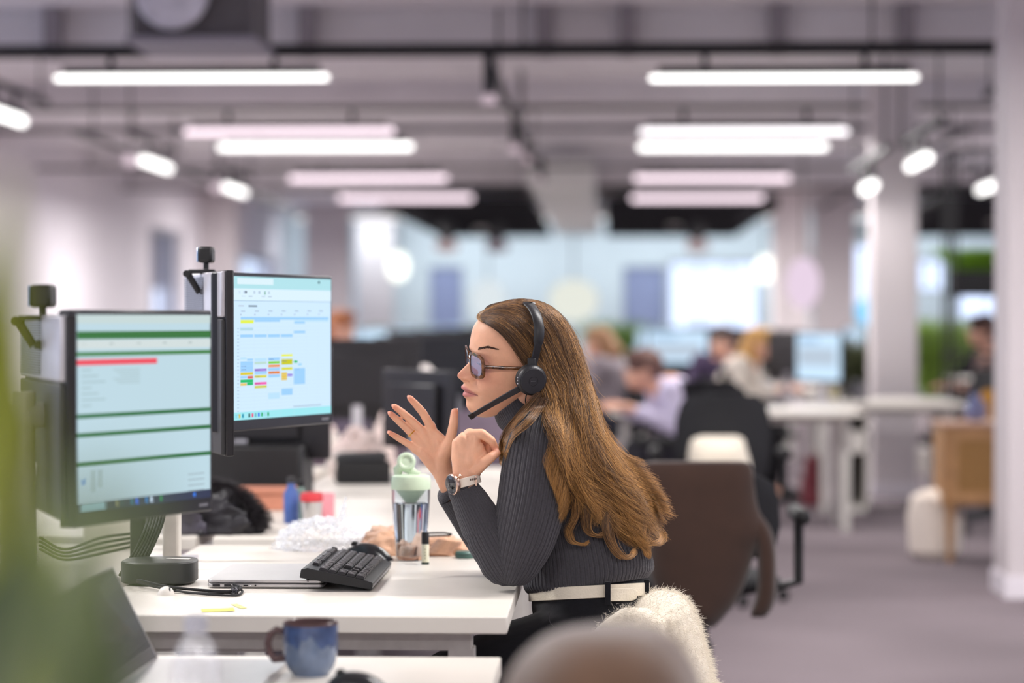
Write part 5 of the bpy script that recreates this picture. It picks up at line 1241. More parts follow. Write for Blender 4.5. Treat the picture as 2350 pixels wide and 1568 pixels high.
# flyaways
rg=np.random.default_rng(77); fw=[]
for i in range(90):
    g=rg.random()*.5+.5; j=int(rg.integers(8,20)); p=GA[-1,j]*(g)+GA[-2,j]*(1-g); L=40+80*rg.random(); a=math.atan2(GA[-1,min(j+4,33),1]-GA[-1,j,1],GA[-1,min(j+4,33),0]-GA[-1,j,0]); s=rg.normal()*.10
    v=np.linspace(0,1,GN); ang=a+s+(rg.random()-.5)*1.0*v+.25*np.sin(v*6+i); xs=p[0]+4+np.cumsum(np.cos(ang))*L/GN; ysv=p[1]+np.cumsum(np.sin(ang))*L/GN; fw.append((xs,ysv,np.full(GN,WY-.06*rg.random())))
fw=np.array(fw); emit(to_world(fw[:,0],fw[:,1],fw[:,2]),.00022,colours(90,78)*1.1)
me=D.meshes.new('hair'); V=np.concatenate(HV); F=np.concatenate(HF); CC=np.concatenate(HCo)
off=np.array(woman.location); V=V-off
me.vertices.add(len(V)); me.vertices.foreach_set('co',V.astype(np.float32).ravel()); me.loops.add(F.size); me.loops.foreach_set('vertex_index',F.astype(np.int32).ravel())
me.polygons.add(len(F)); me.polygons.foreach_set('loop_start',np.arange(0,F.size,4,dtype=np.int32)); me.update(); me.validate()
ca=me.color_attributes.new('Col','FLOAT_COLOR','POINT'); ca.data.foreach_set('color',np.concatenate([CC,np.ones((len(CC),1))],1).astype(np.float32).ravel()); me.shade_smooth()
m_hair=mat('hair_strands',(120,86,54),.42,var=.05,scale=40,attr='Col',spec=.45,sheen=.0); me.materials.append(m_hair)
ho=D.objects.new('hair',me); COL.objects.link(ho); ho.parent=woman
# scalp volume under the strands
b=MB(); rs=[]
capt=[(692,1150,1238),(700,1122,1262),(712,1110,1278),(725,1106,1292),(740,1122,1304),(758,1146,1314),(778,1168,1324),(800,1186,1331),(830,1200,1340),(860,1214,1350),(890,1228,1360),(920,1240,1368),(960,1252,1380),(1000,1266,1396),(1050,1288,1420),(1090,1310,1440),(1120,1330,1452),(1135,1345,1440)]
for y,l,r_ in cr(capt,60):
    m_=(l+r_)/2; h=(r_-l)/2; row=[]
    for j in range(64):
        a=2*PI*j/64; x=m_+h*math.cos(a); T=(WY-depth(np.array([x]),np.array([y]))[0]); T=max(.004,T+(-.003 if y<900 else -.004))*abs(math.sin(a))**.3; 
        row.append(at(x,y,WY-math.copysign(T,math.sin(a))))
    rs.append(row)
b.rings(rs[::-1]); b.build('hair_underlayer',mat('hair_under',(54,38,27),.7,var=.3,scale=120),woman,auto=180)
# small earring hidden in the hair, gold
# ------------------------------------------------------------------ her chair with the fleece
def office_chair(label,loc,rz,group=None,seatc=None,backh=.55,arms=True,bx=0):
    t=thing('office_chair',label,'chair',(0,0,0),0,group); sc=seatc or M['mesh']
    # faces -X locally (back at +X)
    MB().ell((0,0,.47),(.25,.24,.045),32,12).build('seat',sc,t)
    b=MB(); rs=[]
    for z,x,hw in ((.56,.245,.17),(.60,.25,.20),(.72,.255,.215),(.85,.26,.21),(.93,.272,.19),(.97,.28,.15)):
        z=.56+(z-.56)*backh/.41; rs.append([Vector((x+.02*math.cos(a)-.035*(1-abs(math.sin(a)))**.0*(math.sin(a)**2)*0+.03*(math.sin(a)**2)*-1,hw*math.sin(a),z)) for a in [2*PI*k/24 for k in range(24)]])
    b.rings(rs); b.build('backrest',sc,t)
    MB().tube([(.05,0,.43),(.20,0,.42),(.29,0,.50),(.30,0,.66)],[.022,.022,.022,.018],10).build('back_support',M['black'],t)
    if arms:
        for s in (-1,1):
            MB().tube([(.04,s*.20,.45),(.04,s*.29,.47),(.04,s*.29,.66)],[.016,.016,.016],10).build('arm_post',M['black'],t); MB().capsule((-.08,s*.29,.675),(.14,s*.29,.675),.025,.025).build('armrest',M['rubber'],t)
    MB().lathe([(.03,.10),(.03,.28),(.018,.28),(.018,.44)],(0,0,0),n=16).build('gas_column',M['black'],t)
    for k in range(5):
        a=2*PI*k/5+.3; e=Vector((.29*math.cos(a),.29*math.sin(a),.075)); l=MB().tube([(0,0,.11),e],[.026,.014],10).build('base_leg',M['black'],t)
        MB().cyl((e.x-.012*math.sin(a),e.y+.012*math.cos(a),.028),(e.x+.012*math.sin(a),e.y-.012*math.cos(a),.028),.028,n=16).build('caster',M['rubber'],l)
    t.location=loc; t.rotation_euler=(0,0,rz); return t
m_fl=mat('cream_fleece',(222,212,194),.95,var=.08,scale=60,bump=.6,bscale=300,sheen=.3)
office_chair('black office chair the woman sits on, under the cream fleece',(-.165,WY,0.0),0,backh=.12,arms=False)
# fleece: draped shell
def garment(name,label,cat,rows,Yc,m,nz=.006,ns=10,p=2.4,n=56,steps=46,fibres=0,flen=.012,fcol=(232,224,208)):
    b=MB(); rowloft(b,rows,Yc,n=n,steps=steps,p=p,nz=nz,ns=ns); o=b.build(name,m,None,auto=180); tag(o,label,cat)
    return o
fl_rows=[(1356,1506,1530,.03),(1361,1484,1550,.09),(1372,1466,1566,.14),(1390,1450,1582,.175),(1415,1436,1594,.20),(1440,1424,1604,.21),(1470,1440,1612,.215),(1510,1470,1622,.215),(1560,1490,1634,.215),(1620,1500,1648,.215),(1700,1500,1650,.20),(1720,1510,1640,.18)]
b=MB(); rowloft(b,fl_rows,WY-.0,n=72,steps=60,p=2.6,nz=.010,ns=9)
# front fold lying over the seat side
fr=[(1395,1430,1480,.02),(1410,1405,1500,.03),(1430,1380,1520,.035),(1450,1362,1530,.04),(1480,1356,1540,.04),(1540,1350,1540,.04),(1600,1350,1540,.035)]
rowloft(b,fr,WY-.20,n=48,steps=30,p=2.2,nz=.008,ns=11)
fo=b.build('fleece_blanket',m_fl,None,auto=180,voxel=.006,smoo=3); tag(fo,'cream fleece draped over the back of the woman\'s chair','blanket')
dg=bpy.context.evaluated_depsgraph_get(); dg.update(); e=fo.evaluated_get(dg); me=e.to_mesh(); nv=len(me.vertices); co=np.empty(nv*3); no=np.empty(nv*3); me.vertices.foreach_get('co',co); me.vertices.foreach_get('normal',no); co=co.reshape(-1,3)+np.array(fo.location); no=no.reshape(-1,3); e.to_mesh_clear()
sel=np.where((no[:,1]<.3))[0]; rg=np.random.default_rng(9); NF=24000; ix=rg.choice(sel,NF); P0=co[ix]+rg.normal(size=(NF,3))*.003; N0=no[ix]; K=5; v=np.linspace(0,1,K)[None,:,None]; tang=rg.normal(size=(NF,1,3))*.9+np.array([.4,0,-.8])
Pf=P0[:,None,:]+N0[:,None,:]*v*.0050*(.5+.9*rg.random((NF,1,1)))+tang*(v**2)*.0060
HV.clear();HF.clear();HCo.clear(); hoff=0
emit(Pf,.00026,np.tile(np.array(lin((232,224,206))),(NF,K,1)))
V=np.concatenate(HV)-np.array(fo.location); F=np.concatenate(HF); me=D.meshes.new('fleece_fibres'); me.vertices.add(len(V)); me.vertices.foreach_set('co',V.astype(np.float32).ravel()); me.loops.add(F.size); me.loops.foreach_set('vertex_index',F.astype(np.int32).ravel()); me.polygons.add(len(F)); me.polygons.foreach_set('loop_start',np.arange(0,F.size,4,dtype=np.int32)); me.update(); me.validate(); me.materials.append(m_fl); me.shade_smooth()
fx2=D.objects.new('fleece_pile',me); COL.objects.link(fx2); fx2.parent=fo; fx2['kind']='stuff'
# foreground brown chair back
m_brown=mat('taupe_wool',(84,62,47),.95,var=.08,scale=30,bump=.5,bscale=200,sheen=.3)
YB=2.62
office_chair('blurred chair under the taupe coat at the bottom of the picture',(XY(1390,YB)-.22,YB,0),0,backh=.30,arms=False)
garment('wool_coat','blurred taupe brown coat over a chair back close to the camera','coat',[(1432,1360,1430,.06),(1440,1300,1490,.12),(1458,1250,1530,.17),(1485,1215,1560,.20),(1520,1185,1585,.22),(1568,1160,1605,.23),(1680,1130,1630,.23),(1850,1110,1640,.22),(2000,1120,1640,.2)],YB,m_brown)
# brown coat on the next chair behind
m_coat=mat('dark_brown_wool',(52,33,24),.95,var=.08,scale=20,bump=.4,bscale=200,sheen=.25); YC=7.2
office_chair('black office chair wearing the dark brown coat, right of the woman',(XY(1605,YC)+.02,YC+.25,0),R(-88),backh=.25)
garment('wool_coat','dark brown wool coat hanging over the office chair right of the woman','coat',[(1058,1500,1700,.03),(1066,1470,1722,.05),(1100,1462,1734,.07),(1160,1470,1744,.08),(1220,1480,1762,.085),(1260,1485,1735,.085),(1320,1490,1712,.085),(1380,1510,1690,.085),(1420,1540,1660,.075),(1440,1570,1640,.04)],YC,m_coat,nz=.012,ns=5)
garment('coat_sleeve','dark brown coat sleeve hanging at the right of the black armrest','coat',[(1185,1705,1750,.03),(1215,1725,1768,.05),(1260,1738,1779,.055),(1320,1742,1782,.055),(1370,1738,1778,.05),(1405,1725,1765,.04),(1418,1725,1752,.02)],YC,m_coat,nz=.008,ns=6)
# ------------------------------------------------------------------ people further back
def fibre_mesh(name,P,rad,colr,m_,parent):
    global hoff
    HV.clear();HF.clear();HCo.clear(); hoff=0; emit(P,rad,colr); V=np.concatenate(HV); F=np.concatenate(HF); r=parent
    while r.parent: r=r.parent
    V=V-np.array(r.location); me=D.meshes.new(name); me.vertices.add(len(V)); me.vertices.foreach_set('co',V.astype(np.float32).ravel()); me.loops.add(F.size); me.loops.foreach_set('vertex_index',F.astype(np.int32).ravel()); me.polygons.add(len(F)); me.polygons.foreach_set('loop_start',np.arange(0,F.size,4,dtype=np.int32)); me.update(); me.validate(); me.materials.append(m_); me.shade_smooth()
    o=D.objects.new(name,me); COL.objects.link(o); o.parent=parent; o['kind']='stuff'; return o
m_sk2=mat('skin_plain',(222,170,146),.55,var=.05)
def sitter(label,px,py,Y,rz,shirt,trou,hairc,lean=10,hairlen=0,reach=.38,skin=m_sk2,armup=.0,bun=False):
    s=FPX/Y; X=XY(px,Y); zh=CAMZ-(py-735)/s
    t=thing('person',label,'person',(0,0,0),0)
    L_=R(lean); pv=Vector((0,0,.56)); ry=Matrix.Rotation(-L_,3,'Y')
    def up(x,y,z): v=ry@Vector((x,y,z-.56)); return pv+v
    head=up(-.03,0,1.24); dz=zh-head.z; dz=max(-.2,min(.22,dz))
    def U(x,y,z): k=max(0,(z-.6)/.64); v=up(x,y,z); v.z+=dz*k; return v
    sh=lambda q:U(-.01,q*.175,1.05); el=lambda q:U(-.12,q*.235,.83); ha=lambda q:Vector((el(q).x-reach*.72,q*.14,max(.79,el(q).z-.02+armup)))
    hd=U(-.04,0,1.24)
    b=MB(); b.capsule(hd+Vector((.012,0,.02)),hd+Vector((-.028,0,-.045)),.092,.062,20); b.capsule(hd+Vector((-.095,0,-.01)),hd+Vector((-.088,0,.012)),.014,.010,10)
    b.capsule(U(.0,0,1.02),hd+Vector((.02,0,-.06)),.055,.050,16); b.chain([U(0,0,.56),U(0,0,.8),U(0,0,1.0)],[.12,.11,.12],20)
    for q in (-1,1):
        b.ell(hd+Vector((0.008,q*.082,-.01)),(.018,.01,.028),10,8)
        b.chain([U(0,q*.08,1.03),sh(q),el(q),ha(q)],[.05,.048,.038,.026],14); h=ha(q); b.capsule(h,h+Vector((-.07,-q*.01,0)),.026,.024,12)
        for f in range(4): b.chain([h+Vector((-.07,q*(-.026+.017*f),0)),h+Vector((-.105,q*(-.028+.018*f),-.004)),h+Vector((-.125,q*(-.028+.018*f),-.018))],[.010,.009,.007],8)
        b.chain([h+Vector((-.02,-q*.02,0)),h+Vector((-.06,-q*.05,-.004)),h+Vector((-.085,-q*.05,-.01))],[.012,.010,.008],8)
        b.chain([Vector((0,q*.09,.53)),Vector((-.42,q*.11,.53)),Vector((-.37,q*.11,.10)),Vector((-.50,q*.11,.05))],[.075,.055,.04,.03],16)
    b.build('body',skin,t,auto=180,voxel=.009,smoo=2)
    b=MB(); b.chain([U(0,0,.58),U(.0,0,.82),U(0,0,.98)],[.145,.135,.13],22)
    for q in (-1,1): b.chain([U(0,q*.07,.99),sh(q)],[.10,.075],18); b.chain([sh(q),el(q),el(q)*.25+ha(q)*.75],[.070,.056,.042],16)
    b.lathe([(.062,0),(.060,.05)],U(0,0,1.08),(0,0,1),18); b.build('shirt',mat('shirt_%d_%d_%d'%shirt,shirt,.9,bump=.3,bscale=80),t,auto=180,voxel=.012,smoo=4)
    b=MB(); b.capsule(Vector((0,-.08,.55)),Vector((0,.08,.55)),.135,.135,20)
    for q in (-1,1): b.chain([Vector((0,q*.09,.54)),Vector((-.42,q*.11,.535)),Vector((-.375,q*.11,.12))],[.098,.076,.056],18)
    b.build('trousers',mat('trousers_%d_%d_%d'%trou,trou,.9,bump=.3,bscale=80),t,auto=180,voxel=.012,smoo=4)
    for q in (-1,1): MB().chain([Vector((-.36,q*.11,.05)),Vector((-.52,q*.11,.035))],[.045,.034],14).build('shoe',M['black'],t)
    b=MB(); b.ell(hd+Vector((.022,0,.035)),(.104,.092,.098),24,16)
    b.ell(hd+Vector((-.04,0,.085)),(.055,.075,.035),16,10)
    if hairlen: b.chain([hd+Vector((.055,0,0)),hd+Vector((.10,0,-hairlen*.5)),hd+Vector((.10,0,-hairlen))],[.085,.085,.05],18)
    if bun: b.ell(hd+Vector((.10,0,.09)),(.045,.045,.045),14,10)
    b.build('hair',mat('hair_%d_%d_%d'%hairc,hairc,.6,var=.25,scale=60,bump=.6,bscale=150),t,auto=180)
    for q in (-1,1): MB().ell(hd+Vector((-.083,q*.030,.006)),(.009,.011,.010),10,8).build('eye',m_eye,t)
    c,s_=math.cos(rz),math.sin(rz); t.location=(X-hd.x*c,Y-hd.x*s_,0); t.rotation_euler=(0,0,rz)
    return t
pe=[('woman with blonde hair in a cream jumper sitting at the right-hand white desk',1745,790,17.0,R(165),(232,222,208),(20,20,24),(206,158,92),24,.22,R(165)),
 ('person in a pale lavender shirt leaning forward, just behind the woman\'s hair',1472,850,13.5,R(12),(206,198,222),(36,34,42),(96,66,58),34,.0,0),
 ('person with light brown hair and grey top beyond the lavender-shirted one',1372,790,17.5,R(-20),(150,140,146),(44,44,60),(160,120,86),12,.1,0),
 ('person in a dark plum jacket seen from behind, left of the blonde woman',1655,785,18.2,R(70),(62,50,76),(28,28,34),(58,38,34),5,.0,0),
 ('dark-haired person in a taupe top at the far right beyond the cabinet',2252,760,17.5,R(10),(118,98,96),(70,30,32),(74,50,44),20,.0,0),
 ('person with auburn hair and lilac top left of the picture, right of the calendar monitor',785,752,16.5,R(150),(178,160,190),(44,44,60),(168,104,66),8,.15,0),
 ('person in a salmon pink top sitting in front of the auburn-haired one',862,838,14.5,R(200),(206,148,144),(50,50,60),(120,84,76),14,.0,0),
 ('person in a navy top far away between the raised hand and the monitors',1010,815,20.5,R(80),(70,76,110),(50,50,60),(60,46,46),10,.0,0),
 ('person in a grey top far away, left of the navy one',930,800,23.0,R(95),(120,116,130),(50,50,60),(84,66,60),8,.1,0)]
for lab,px,py,Y,rz,sh_,tr_,hc,ln,hl_,_ in pe: sitter(lab,px,py,Y,rz,sh_,tr_,hc,ln,hl_)
# office chairs for the seated people
cp_=office_chair('black office chair under the blonde woman in cream',(XY(1745,17.0)+.02,16.98,0),R(165),'office chairs in the background',backh=.38)
def chair(lab,px,Y,rz,grp='office chairs in the background'):
    c=copy_tree(cp_); place(c,(XY(px,Y),Y,0),rz,lab,grp); return c
chair('black office chair behind the lavender-shirted person',1520,13.7,R(12))
chair('black office chair under the plum-jacketed person',1662,18.4,R(70))
chair('black office chair at the far right beside the wooden cabinet',2190,16.3,R(20))
chair('black office chair beyond the lavender-shirted person',1392,17.4,R(-20))
chair('black office chair under the auburn-haired person',775,16.5,R(150))
chair('black office chair under the person in salmon pink',845,14.5,R(200))
chair('empty black office chair between the brown coat and the lavender shirt',1570,12.0,R(-40))
chair('empty black office chair pushed up left of the cream jumper',1600,13.6,R(-80))
chair('black office chair under the taupe-topped person far right',2268,17.5,R(10))
m_must=mat('mustard_fabric',(168,120,44),.9,bump=.3)
office_chair('mustard yellow chair behind the wooden cabinet at the right edge',(XY(2285,14.6),14.6,0),R(-80),None,m_must,.3,False)
t=MB(); rowloft(t,[(1000,1610,1690,.05),(1008,1590,1706,.11),(1025,1584,1714,.15),(1050,1580,1720,.16),(1075,1580,1722,.15),(1090,1590,1715,.1)],10.6,p=2.4,nz=.012,ns=8); o=t.build('wool_throw',m_fl,None,auto=180); tag(o,'cream throw over a low chair back beyond the brown coat','blanket')
chair('black office chair carrying the cream throw behind the brown coat',1650,10.95,R(-88))
# ------------------------------------------------------------------ more desks and screens
def rdesk(x0,x1,y0,y1,lab,z=.73): return desk(x0,x1,y0,y1,z,lab,None)
rdesk(XY(1850,16.3),XY(1850,16.3)+1.0,15.8,16.9,'white desk beside the square white column at the right')
t=thing('pedestal','white open storage unit under the right-hand white desk','cabinet',(XY(1955,16),16.1,0)); xa,xb=XY(1932,15.9),XY(1996,15.9)
for nm,a in (('side_panel',(xa,xa+.02,15.9,16.4,.01,.66)),('side_panel',(xb-.02,xb,15.9,16.4,.01,.66)),('top_panel',(xa,xb,15.9,16.4,.64,.66)),('shelf',(xa,xb,15.9,16.4,.40,.54)),('bottom_panel',(xa,xb,15.9,16.4,.01,.05)),('back_panel',(xa,xb,16.38,16.4,.01,.66))): MB().bb(*a).build(nm,M['black'] if nm=='back_panel' else M['white'],t,smooth=False)
rdesk(XY(1400,14.2),XY(1400,14.2)+1.5,14.4,15.2,'dark-looking desk behind the lavender-shirted person')
# monitor template
def mon_t(label,scr,back=False):
    t=thing('computer_monitor',label,'monitor',(0,0,0),0,'monitors on the far desks')
    MB().bb(-.27,.27,0,.03,.12,.46).build('monitor_housing',M['bezel'],t,bevel=.004); MB().bb(-.18,.18,.03,.055,.18,.40).build('rear_bulge',M['bezel'],t,bevel=.006)
    screen_mesh('screen',t,lambda u,v,h:Vector((-.262+.524*u,-.0006-h,.452-.31*v)),[(.05,.1,.5,.2,(150,180,210)),(.05,.3,.9,.7,(176,190,205))],scr)
    MB().bb(-.02,.02,.03,.05,.01,.25).build('stand_pole',M['silver'],t,smooth=False); MB().lathe([(.11,0),(.11,.01),(.02,.016)],(0,.04,0),n=24).build('stand_base',M['silver'],t); return t
mA=mon_t('computer monitor glowing pale blue on the right-hand white desk',(196,222,244)); place(mA,(XY(1878,16.1),16.1,.73),R(-62))
def mon(lab,px,Y,rz,z=.73,grp='monitors on the far desks'):
    c=copy_tree(mA); place(c,(XY(px,Y),Y,z),rz,lab,grp); return c
mon('computer monitor turned away on the right-hand white desk',1818,16.6,R(120))
for px,Y,rz,lab in ((560,7.3,R(175),'dark monitor back low behind the calendar monitor stand'),(560,9.3,R(100),'dark monitor beyond the cardboard box on the benches'),(900,10.7,R(95),'dark monitor left of the raised hand on the benches'),(820,10.2,R(185),'dark monitor back in the clutter right of the calendar screen'),(990,11.6,R(180),'dark monitor back just behind the raised fingers'),(1050,11.5,R(165),'dark monitor back beyond the thumb of the raised hand'),(968,8.3,R(128),'dark turned monitor on the bench right behind the bottle lid')): 
    mon_=mon(lab,px,Y,rz); mon_.scale=(.8,.8,.8) if Y==8.3 else (1,1,1)
# rows of desks far away
k=0
for Y in (19.2,22.2,25.5,29.5,34.0):
    for x0 in (-4.6,-2.7,.15,2.35):
        if (x0==2.35 and (Y<22 or Y>29)) or (x0==-4.6 and Y>33): continue
        desk(x0,x0+1.6,Y,Y+.8,.73,'white desk in the far rows of the office','desks in the far rows')
        for dx,r_ in ((.4,0),(1.15,180)):
            c=copy_tree(mA); place(c,(x0+dx,Y+.4,.73),R(r_+ (k*37%50)-25),'computer monitor in the far rows of desks','monitors in the far rows'); k+=1
        for dx in (.4,1.2):
            if (k+int(dx*10))%3: c=copy_tree(cp_); place(c,(x0+dx,Y-.35,0),R(-90+(k*53%70)-35),'black office chair in the far rows of desks','office chairs in the far rows')
for i,(px,py,Y,sh_,hc) in enumerate(((640,800,21,(120,110,130),(90,66,60)),(1130,790,24.5,(90,90,110),(70,52,48)),(1300,800,27,(150,110,110),(120,90,70)),(1560,795,21.5,(190,180,186),(80,60,56)),(1610,790,28,(60,66,90),(60,46,44)),(1500,800,24.6,(70,72,110),(50,40,46)))):
    sitter(['person in grey-lilac far away behind the calendar screen','person in dark blue-grey in the distance above the raised hand','person in dusty red in the distance behind the headset wearer','person in pale top in the distance below the large far window','person in navy in the far distance below the window','person in blue in the distance left of the bright window'][i],px,py,Y,R(60+i*40),sh_,(50,50,60),hc,6)
# ------------------------------------------------------------------ clutter on the benches behind
USED=[]
def free(px,Y,r):
    x=XY(px,Y)
    for q in (7.42,8.92,10.42,11.88,5.86):
        if abs(Y-q)<r+.03: Y+= (r+.07 if q<11.5 else -.25)
    x=XY(px,Y)
    if -1.05-r*.8<x<-.965+r*.8: x=(-1.05-r) if x<-1.01 else (-.95+r)
    if x>-.2-r: x=-.2-r
    for n in range(40):
        b_=[u for u in USED if math.hypot(u[0]-x,u[1]-Y)<u[2]+r]
        if not b_: USED.append((x,Y,r)); return x,Y
        Y+=.05*(1 if n%2 else -1)*(n//2+1)*.5; x+=.045*math.sin(n*2.3)
        x=min(x,-.2-r)
        if -1.05-r*.8<x<-.965+r*.8: x=(-1.05-r) if x<-1.01 else (-.95+r)
        if Y<6.2: Y=6.3+.1*n%.5
    return None
for px_,Y_ in ((560,7.3),(560,9.3),(900,10.7),(820,10.2),(990,11.6),(1050,11.5),(968,8.3)): USED.append((XY(px_,Y_),Y_,.16))
for px_,Y_,r_ in ((715,6.35,.05),(668,6.4,.04),(690,6.5,.04),(745,6.6,.04),(588,6.9,.15),(556,7.25,.18),(502,6.12,.14)): USED.append((XY(px_,Y_),Y_,r_))
m_cw=mat('ceramic_white',(232,222,216),.3); m_cp=mat('ceramic_pinkish',(222,200,192),.4)
def mug_t(lab,m_): 
    t=thing('mug',lab,'mug',(0,0,0)); MB().lathe([(.03,0),(.034,.004),(.040,.04),(.041,.095),(.038,.095),(.036,.04),(0,.008)],(0,0,0),n=24,cap=False).build('mug_body',m_,t); MB().tube([(.038,0,.08),(.06,0,.076),(.066,0,.05),(.055,0,.028),(.037,0,.024)],.006,8).build('mug_handle',m_,t); return t
mg=mug_t('white mug among the blurred clutter on the benches behind',m_cw); G1='white mugs on the benches behind'; mg['group']=G1
sp=[(520,7.1),(556,7.6),(600,8.4),(640,8.0),(690,9.2),(735,9.8),(775,9.5),(820,10.4),(868,9.9),(930,10.9),(700,10.6),(760,11.2),(545,8.9),(610,9.9),(660,10.8),(900,9.2),(845,8.6),(790,8.2)]
for i,(px,Y) in enumerate(sp):
    f_=free(px,Y,.06)
    if not f_: continue
    o=mg if i==0 else copy_tree(mg); place(o,(f_[0],f_[1],DZ),i*1.7,'white mug among the blurred clutter on the benches behind',G1)
# desk lamps with white round heads, paper bundles and headsets give the pale rounded shapes
def tasklamp_t(lab):
    t=thing('desk_lamp',lab,'lamp',(0,0,0)); MB().lathe([(.07,0),(.07,.012),(.012,.02)],(0,0,0),n=24).build('lamp_base',M['white'],t); MB().tube([(0,0,.015),(.02,0,.20),(-.06,0,.32)],.008,8).build('lamp_arm',M['white'],t); MB().lathe([(.035,.03),(.075,-.03),(.07,-.03),(.0,.02)],(-.08,0,.31),(.3,0,1),n=24).build('lamp_shade',m_cw,t); return t
lmp=tasklamp_t('white desk lamp on the benches behind'); G2='white desk lamps on the benches behind'
for i,(px,Y) in enumerate(((590,7.9),(700,8.7),(830,9.3),(650,9.4),(900,10.3),(745,10.3))):
    f_=free(px,Y,.10)
    if not f_: continue
    o=lmp if i==0 else copy_tree(lmp); place(o,(f_[0],f_[1],DZ),i*2.1,'white desk lamp among the blurred clutter on the benches behind',G2)
def paperball_t():
    b=MB(); crumple(b,(0,0,0),.085,.075,.13,6,n=40,k=20); o=b.build('paper_bag',mat('pale_paper',(226,208,202),.8),None,auto=40); tag(o,'crumpled pale paper bag in the clutter on the benches behind','bag','pale paper bags on the benches'); return o
pb=paperball_t()
for i,(px,Y) in enumerate(((545,7.45),(625,8.8),(685,8.3),(735,9.0),(800,9.9),(870,10.6),(770,8.8),(850,9.6),(585,8.6),(650,9.0),(710,10.2),(765,10.5),(890,9.0),(600,7.8),(820,8.4))):
    f_=free(px,Y,.09)
    if not f_: continue
    o=pb if i==0 else pb.copy()
    if i: COL.objects.link(o)
    o.location=(f_[0],f_[1],DZ); o.rotation_euler=(0,0,i*1.3); s_=.8+.15*(i%3); o.scale=(s_,s_,s_*(1+.3*(i%2)))
# small dark items
def sitem(nm,lab,cat,px,Y,prof,m_,extra=None,z=DZ,sc_=.72):
    t=thing(nm,lab,cat,(XY(px,Y),Y,z)); MB().lathe(prof,(XY(px,Y),Y,z),n=24).build(nm+'_body',m_,t); 
    if extra: MB().lathe(extra[0],(XY(px,Y),Y,z),n=24).build(extra[2],extra[1],t)
    t.scale=(sc_,sc_,sc_)
    return t
sitem('tumbler','brushed steel tumbler with a red lid behind the plastic bag','cup',715,6.35,[(.030,0),(.034,.01),(.040,.085),(.038,.088)],M['alu'],([(.041,.086),(.043,.10),(.038,.118),(0,.120)],mat('red_lid',(200,60,66),.4),'lid'))
sitem('water_flask','slim blue bottle standing left of the steel tumbler','bottle',668,6.4,[(.026,0),(.028,.01),(.028,.11),(.014,.135),(.014,.15)],mat('deep_blue',(70,96,160),.35),([(.016,.148),(.016,.17),(0,.172)],M['dkgrey'],'lid'))
sitem('spray_bottle','grey-green bottle between the blue bottle and the steel tumbler','bottle',690,6.5,[(.022,0),(.024,.01),(.024,.10),(.012,.125)],mat('grey_green',(96,118,110),.4),([(.014,.124),(.014,.15),(0,.152)],M['black'],'lid'))
sitem('pen_pot','pink pot standing right of the steel tumbler','pot',745,6.6,[(.034,0),(.036,.005),(.038,.09),(.034,.09),(.032,.01),(0,.008)],mat('pink_pot',(226,150,160),.5))
t=thing('cardboard_box','low terracotta box behind the black bag on the bench','box',(XY(588,6.9),6.9,DZ)); x=XY(588,6.9); MB().bb(x-.12,x+.12,6.82,6.98,DZ,DZ+.045).build('box_body',mat('terracotta_card',(190,128,104),.8),t,bevel=.003); MB().bb(x-.125,x+.125,6.815,6.985,DZ+.045,DZ+.06).build('box_lid',mat('terracotta_card',(190,128,104),.8),t,bevel=.003)
x=XY(556,7.0); t=thing('desk_printer','black box-shaped device above the terracotta box on the bench','printer',(x,7.25,DZ)); MB().bb(x-.17,x+.16,7.12,7.4,DZ,DZ+.17).build('printer_case',M['black'],t,bevel=.012); MB().bb(x-.10,x+.10,7.115,7.125,DZ+.02,DZ+.04).build('paper_slot',M['dkgrey'],t)
# dark things among the clutter
m_div=mat('mauve_felt',(112,98,112),.95,bump=.4,bscale=200,var=.15)
for k_,(x0,x1,Y,h_,lab) in enumerate(((-.97,-.20,8.92,.085,'low mauve felt divider between benches, behind the raised hand and bottle'),(-1.82,-1.04,8.92,.13,'mauve felt divider between the opposite benches, second row back'),(-.97,-.20,10.42,.15,'mauve felt divider on the benches further back behind the raised hand'),(-1.82,-1.04,10.42,.17,'mauve felt divider on the opposite benches, furthest row'),(-1.82,-1.04,7.42,.10,'low mauve felt divider on the opposite benches, nearest row'),(-.97,-.20,11.93,.22,'tall mauve felt divider at the far end of the benches'))):
    t=thing('desk_divider',lab,'divider',((x0+x1)/2,Y,DZ-.05)); MB().bb(x0,x1,Y-.012,Y+.012,DZ-.05,DZ+h_).build('felt_panel',m_div,t,smooth=False,bevel=.004)
    for x in (x0+.08,x1-.08): MB().bb(x-.01,x+.01,Y-.018,Y+.018,DZ-.06,DZ+.03).build('bracket',M['silver'],t,smooth=False)
def phone_t():
    t=thing('desk_telephone','black desk telephone in the clutter on the benches behind','telephone',(0,0,0)); b=MB(); b.rings([[Vector((x,y,z)) for x,z in ((-.09,0),(.09,0),(.09,.02),(-.09,.075))] for y in (-.09,.09)]); b.build('phone_base',M['black'],t,bevel=.004)
    MB().capsule((-.05,-.06,.085),(-.03,.07,.08),.022,.022).build('handset',M['dkgrey'],t); MB().box((.035,0,.046),(.06,.1,.012),Matrix.Rotation(R(17),3,'Y')).build('keypad',mat('key_grey',(90,86,94),.5),t); return t
ph=phone_t(); G3='black desk telephones on the benches behind'
for i,(px,Y) in enumerate(((505,7.9),(575,8.3),(622,7.2),(668,8.0),(716,9.0),(757,9.9),(808,9.0),(842,10.0),(884,9.5),(925,10.0),(640,10.2),(780,10.9),(600,10.6),(730,8.1),(560,10.0),(690,9.7),(835,11.4),(875,11.6),(655,11.5))):
    f_=free(px,Y,.10)
    if not f_: continue
    o=ph if i==0 else copy_tree(ph); place(o,(f_[0],f_[1],DZ),i*1.1,'black desk telephone among the blurred clutter on the benches behind',G3)
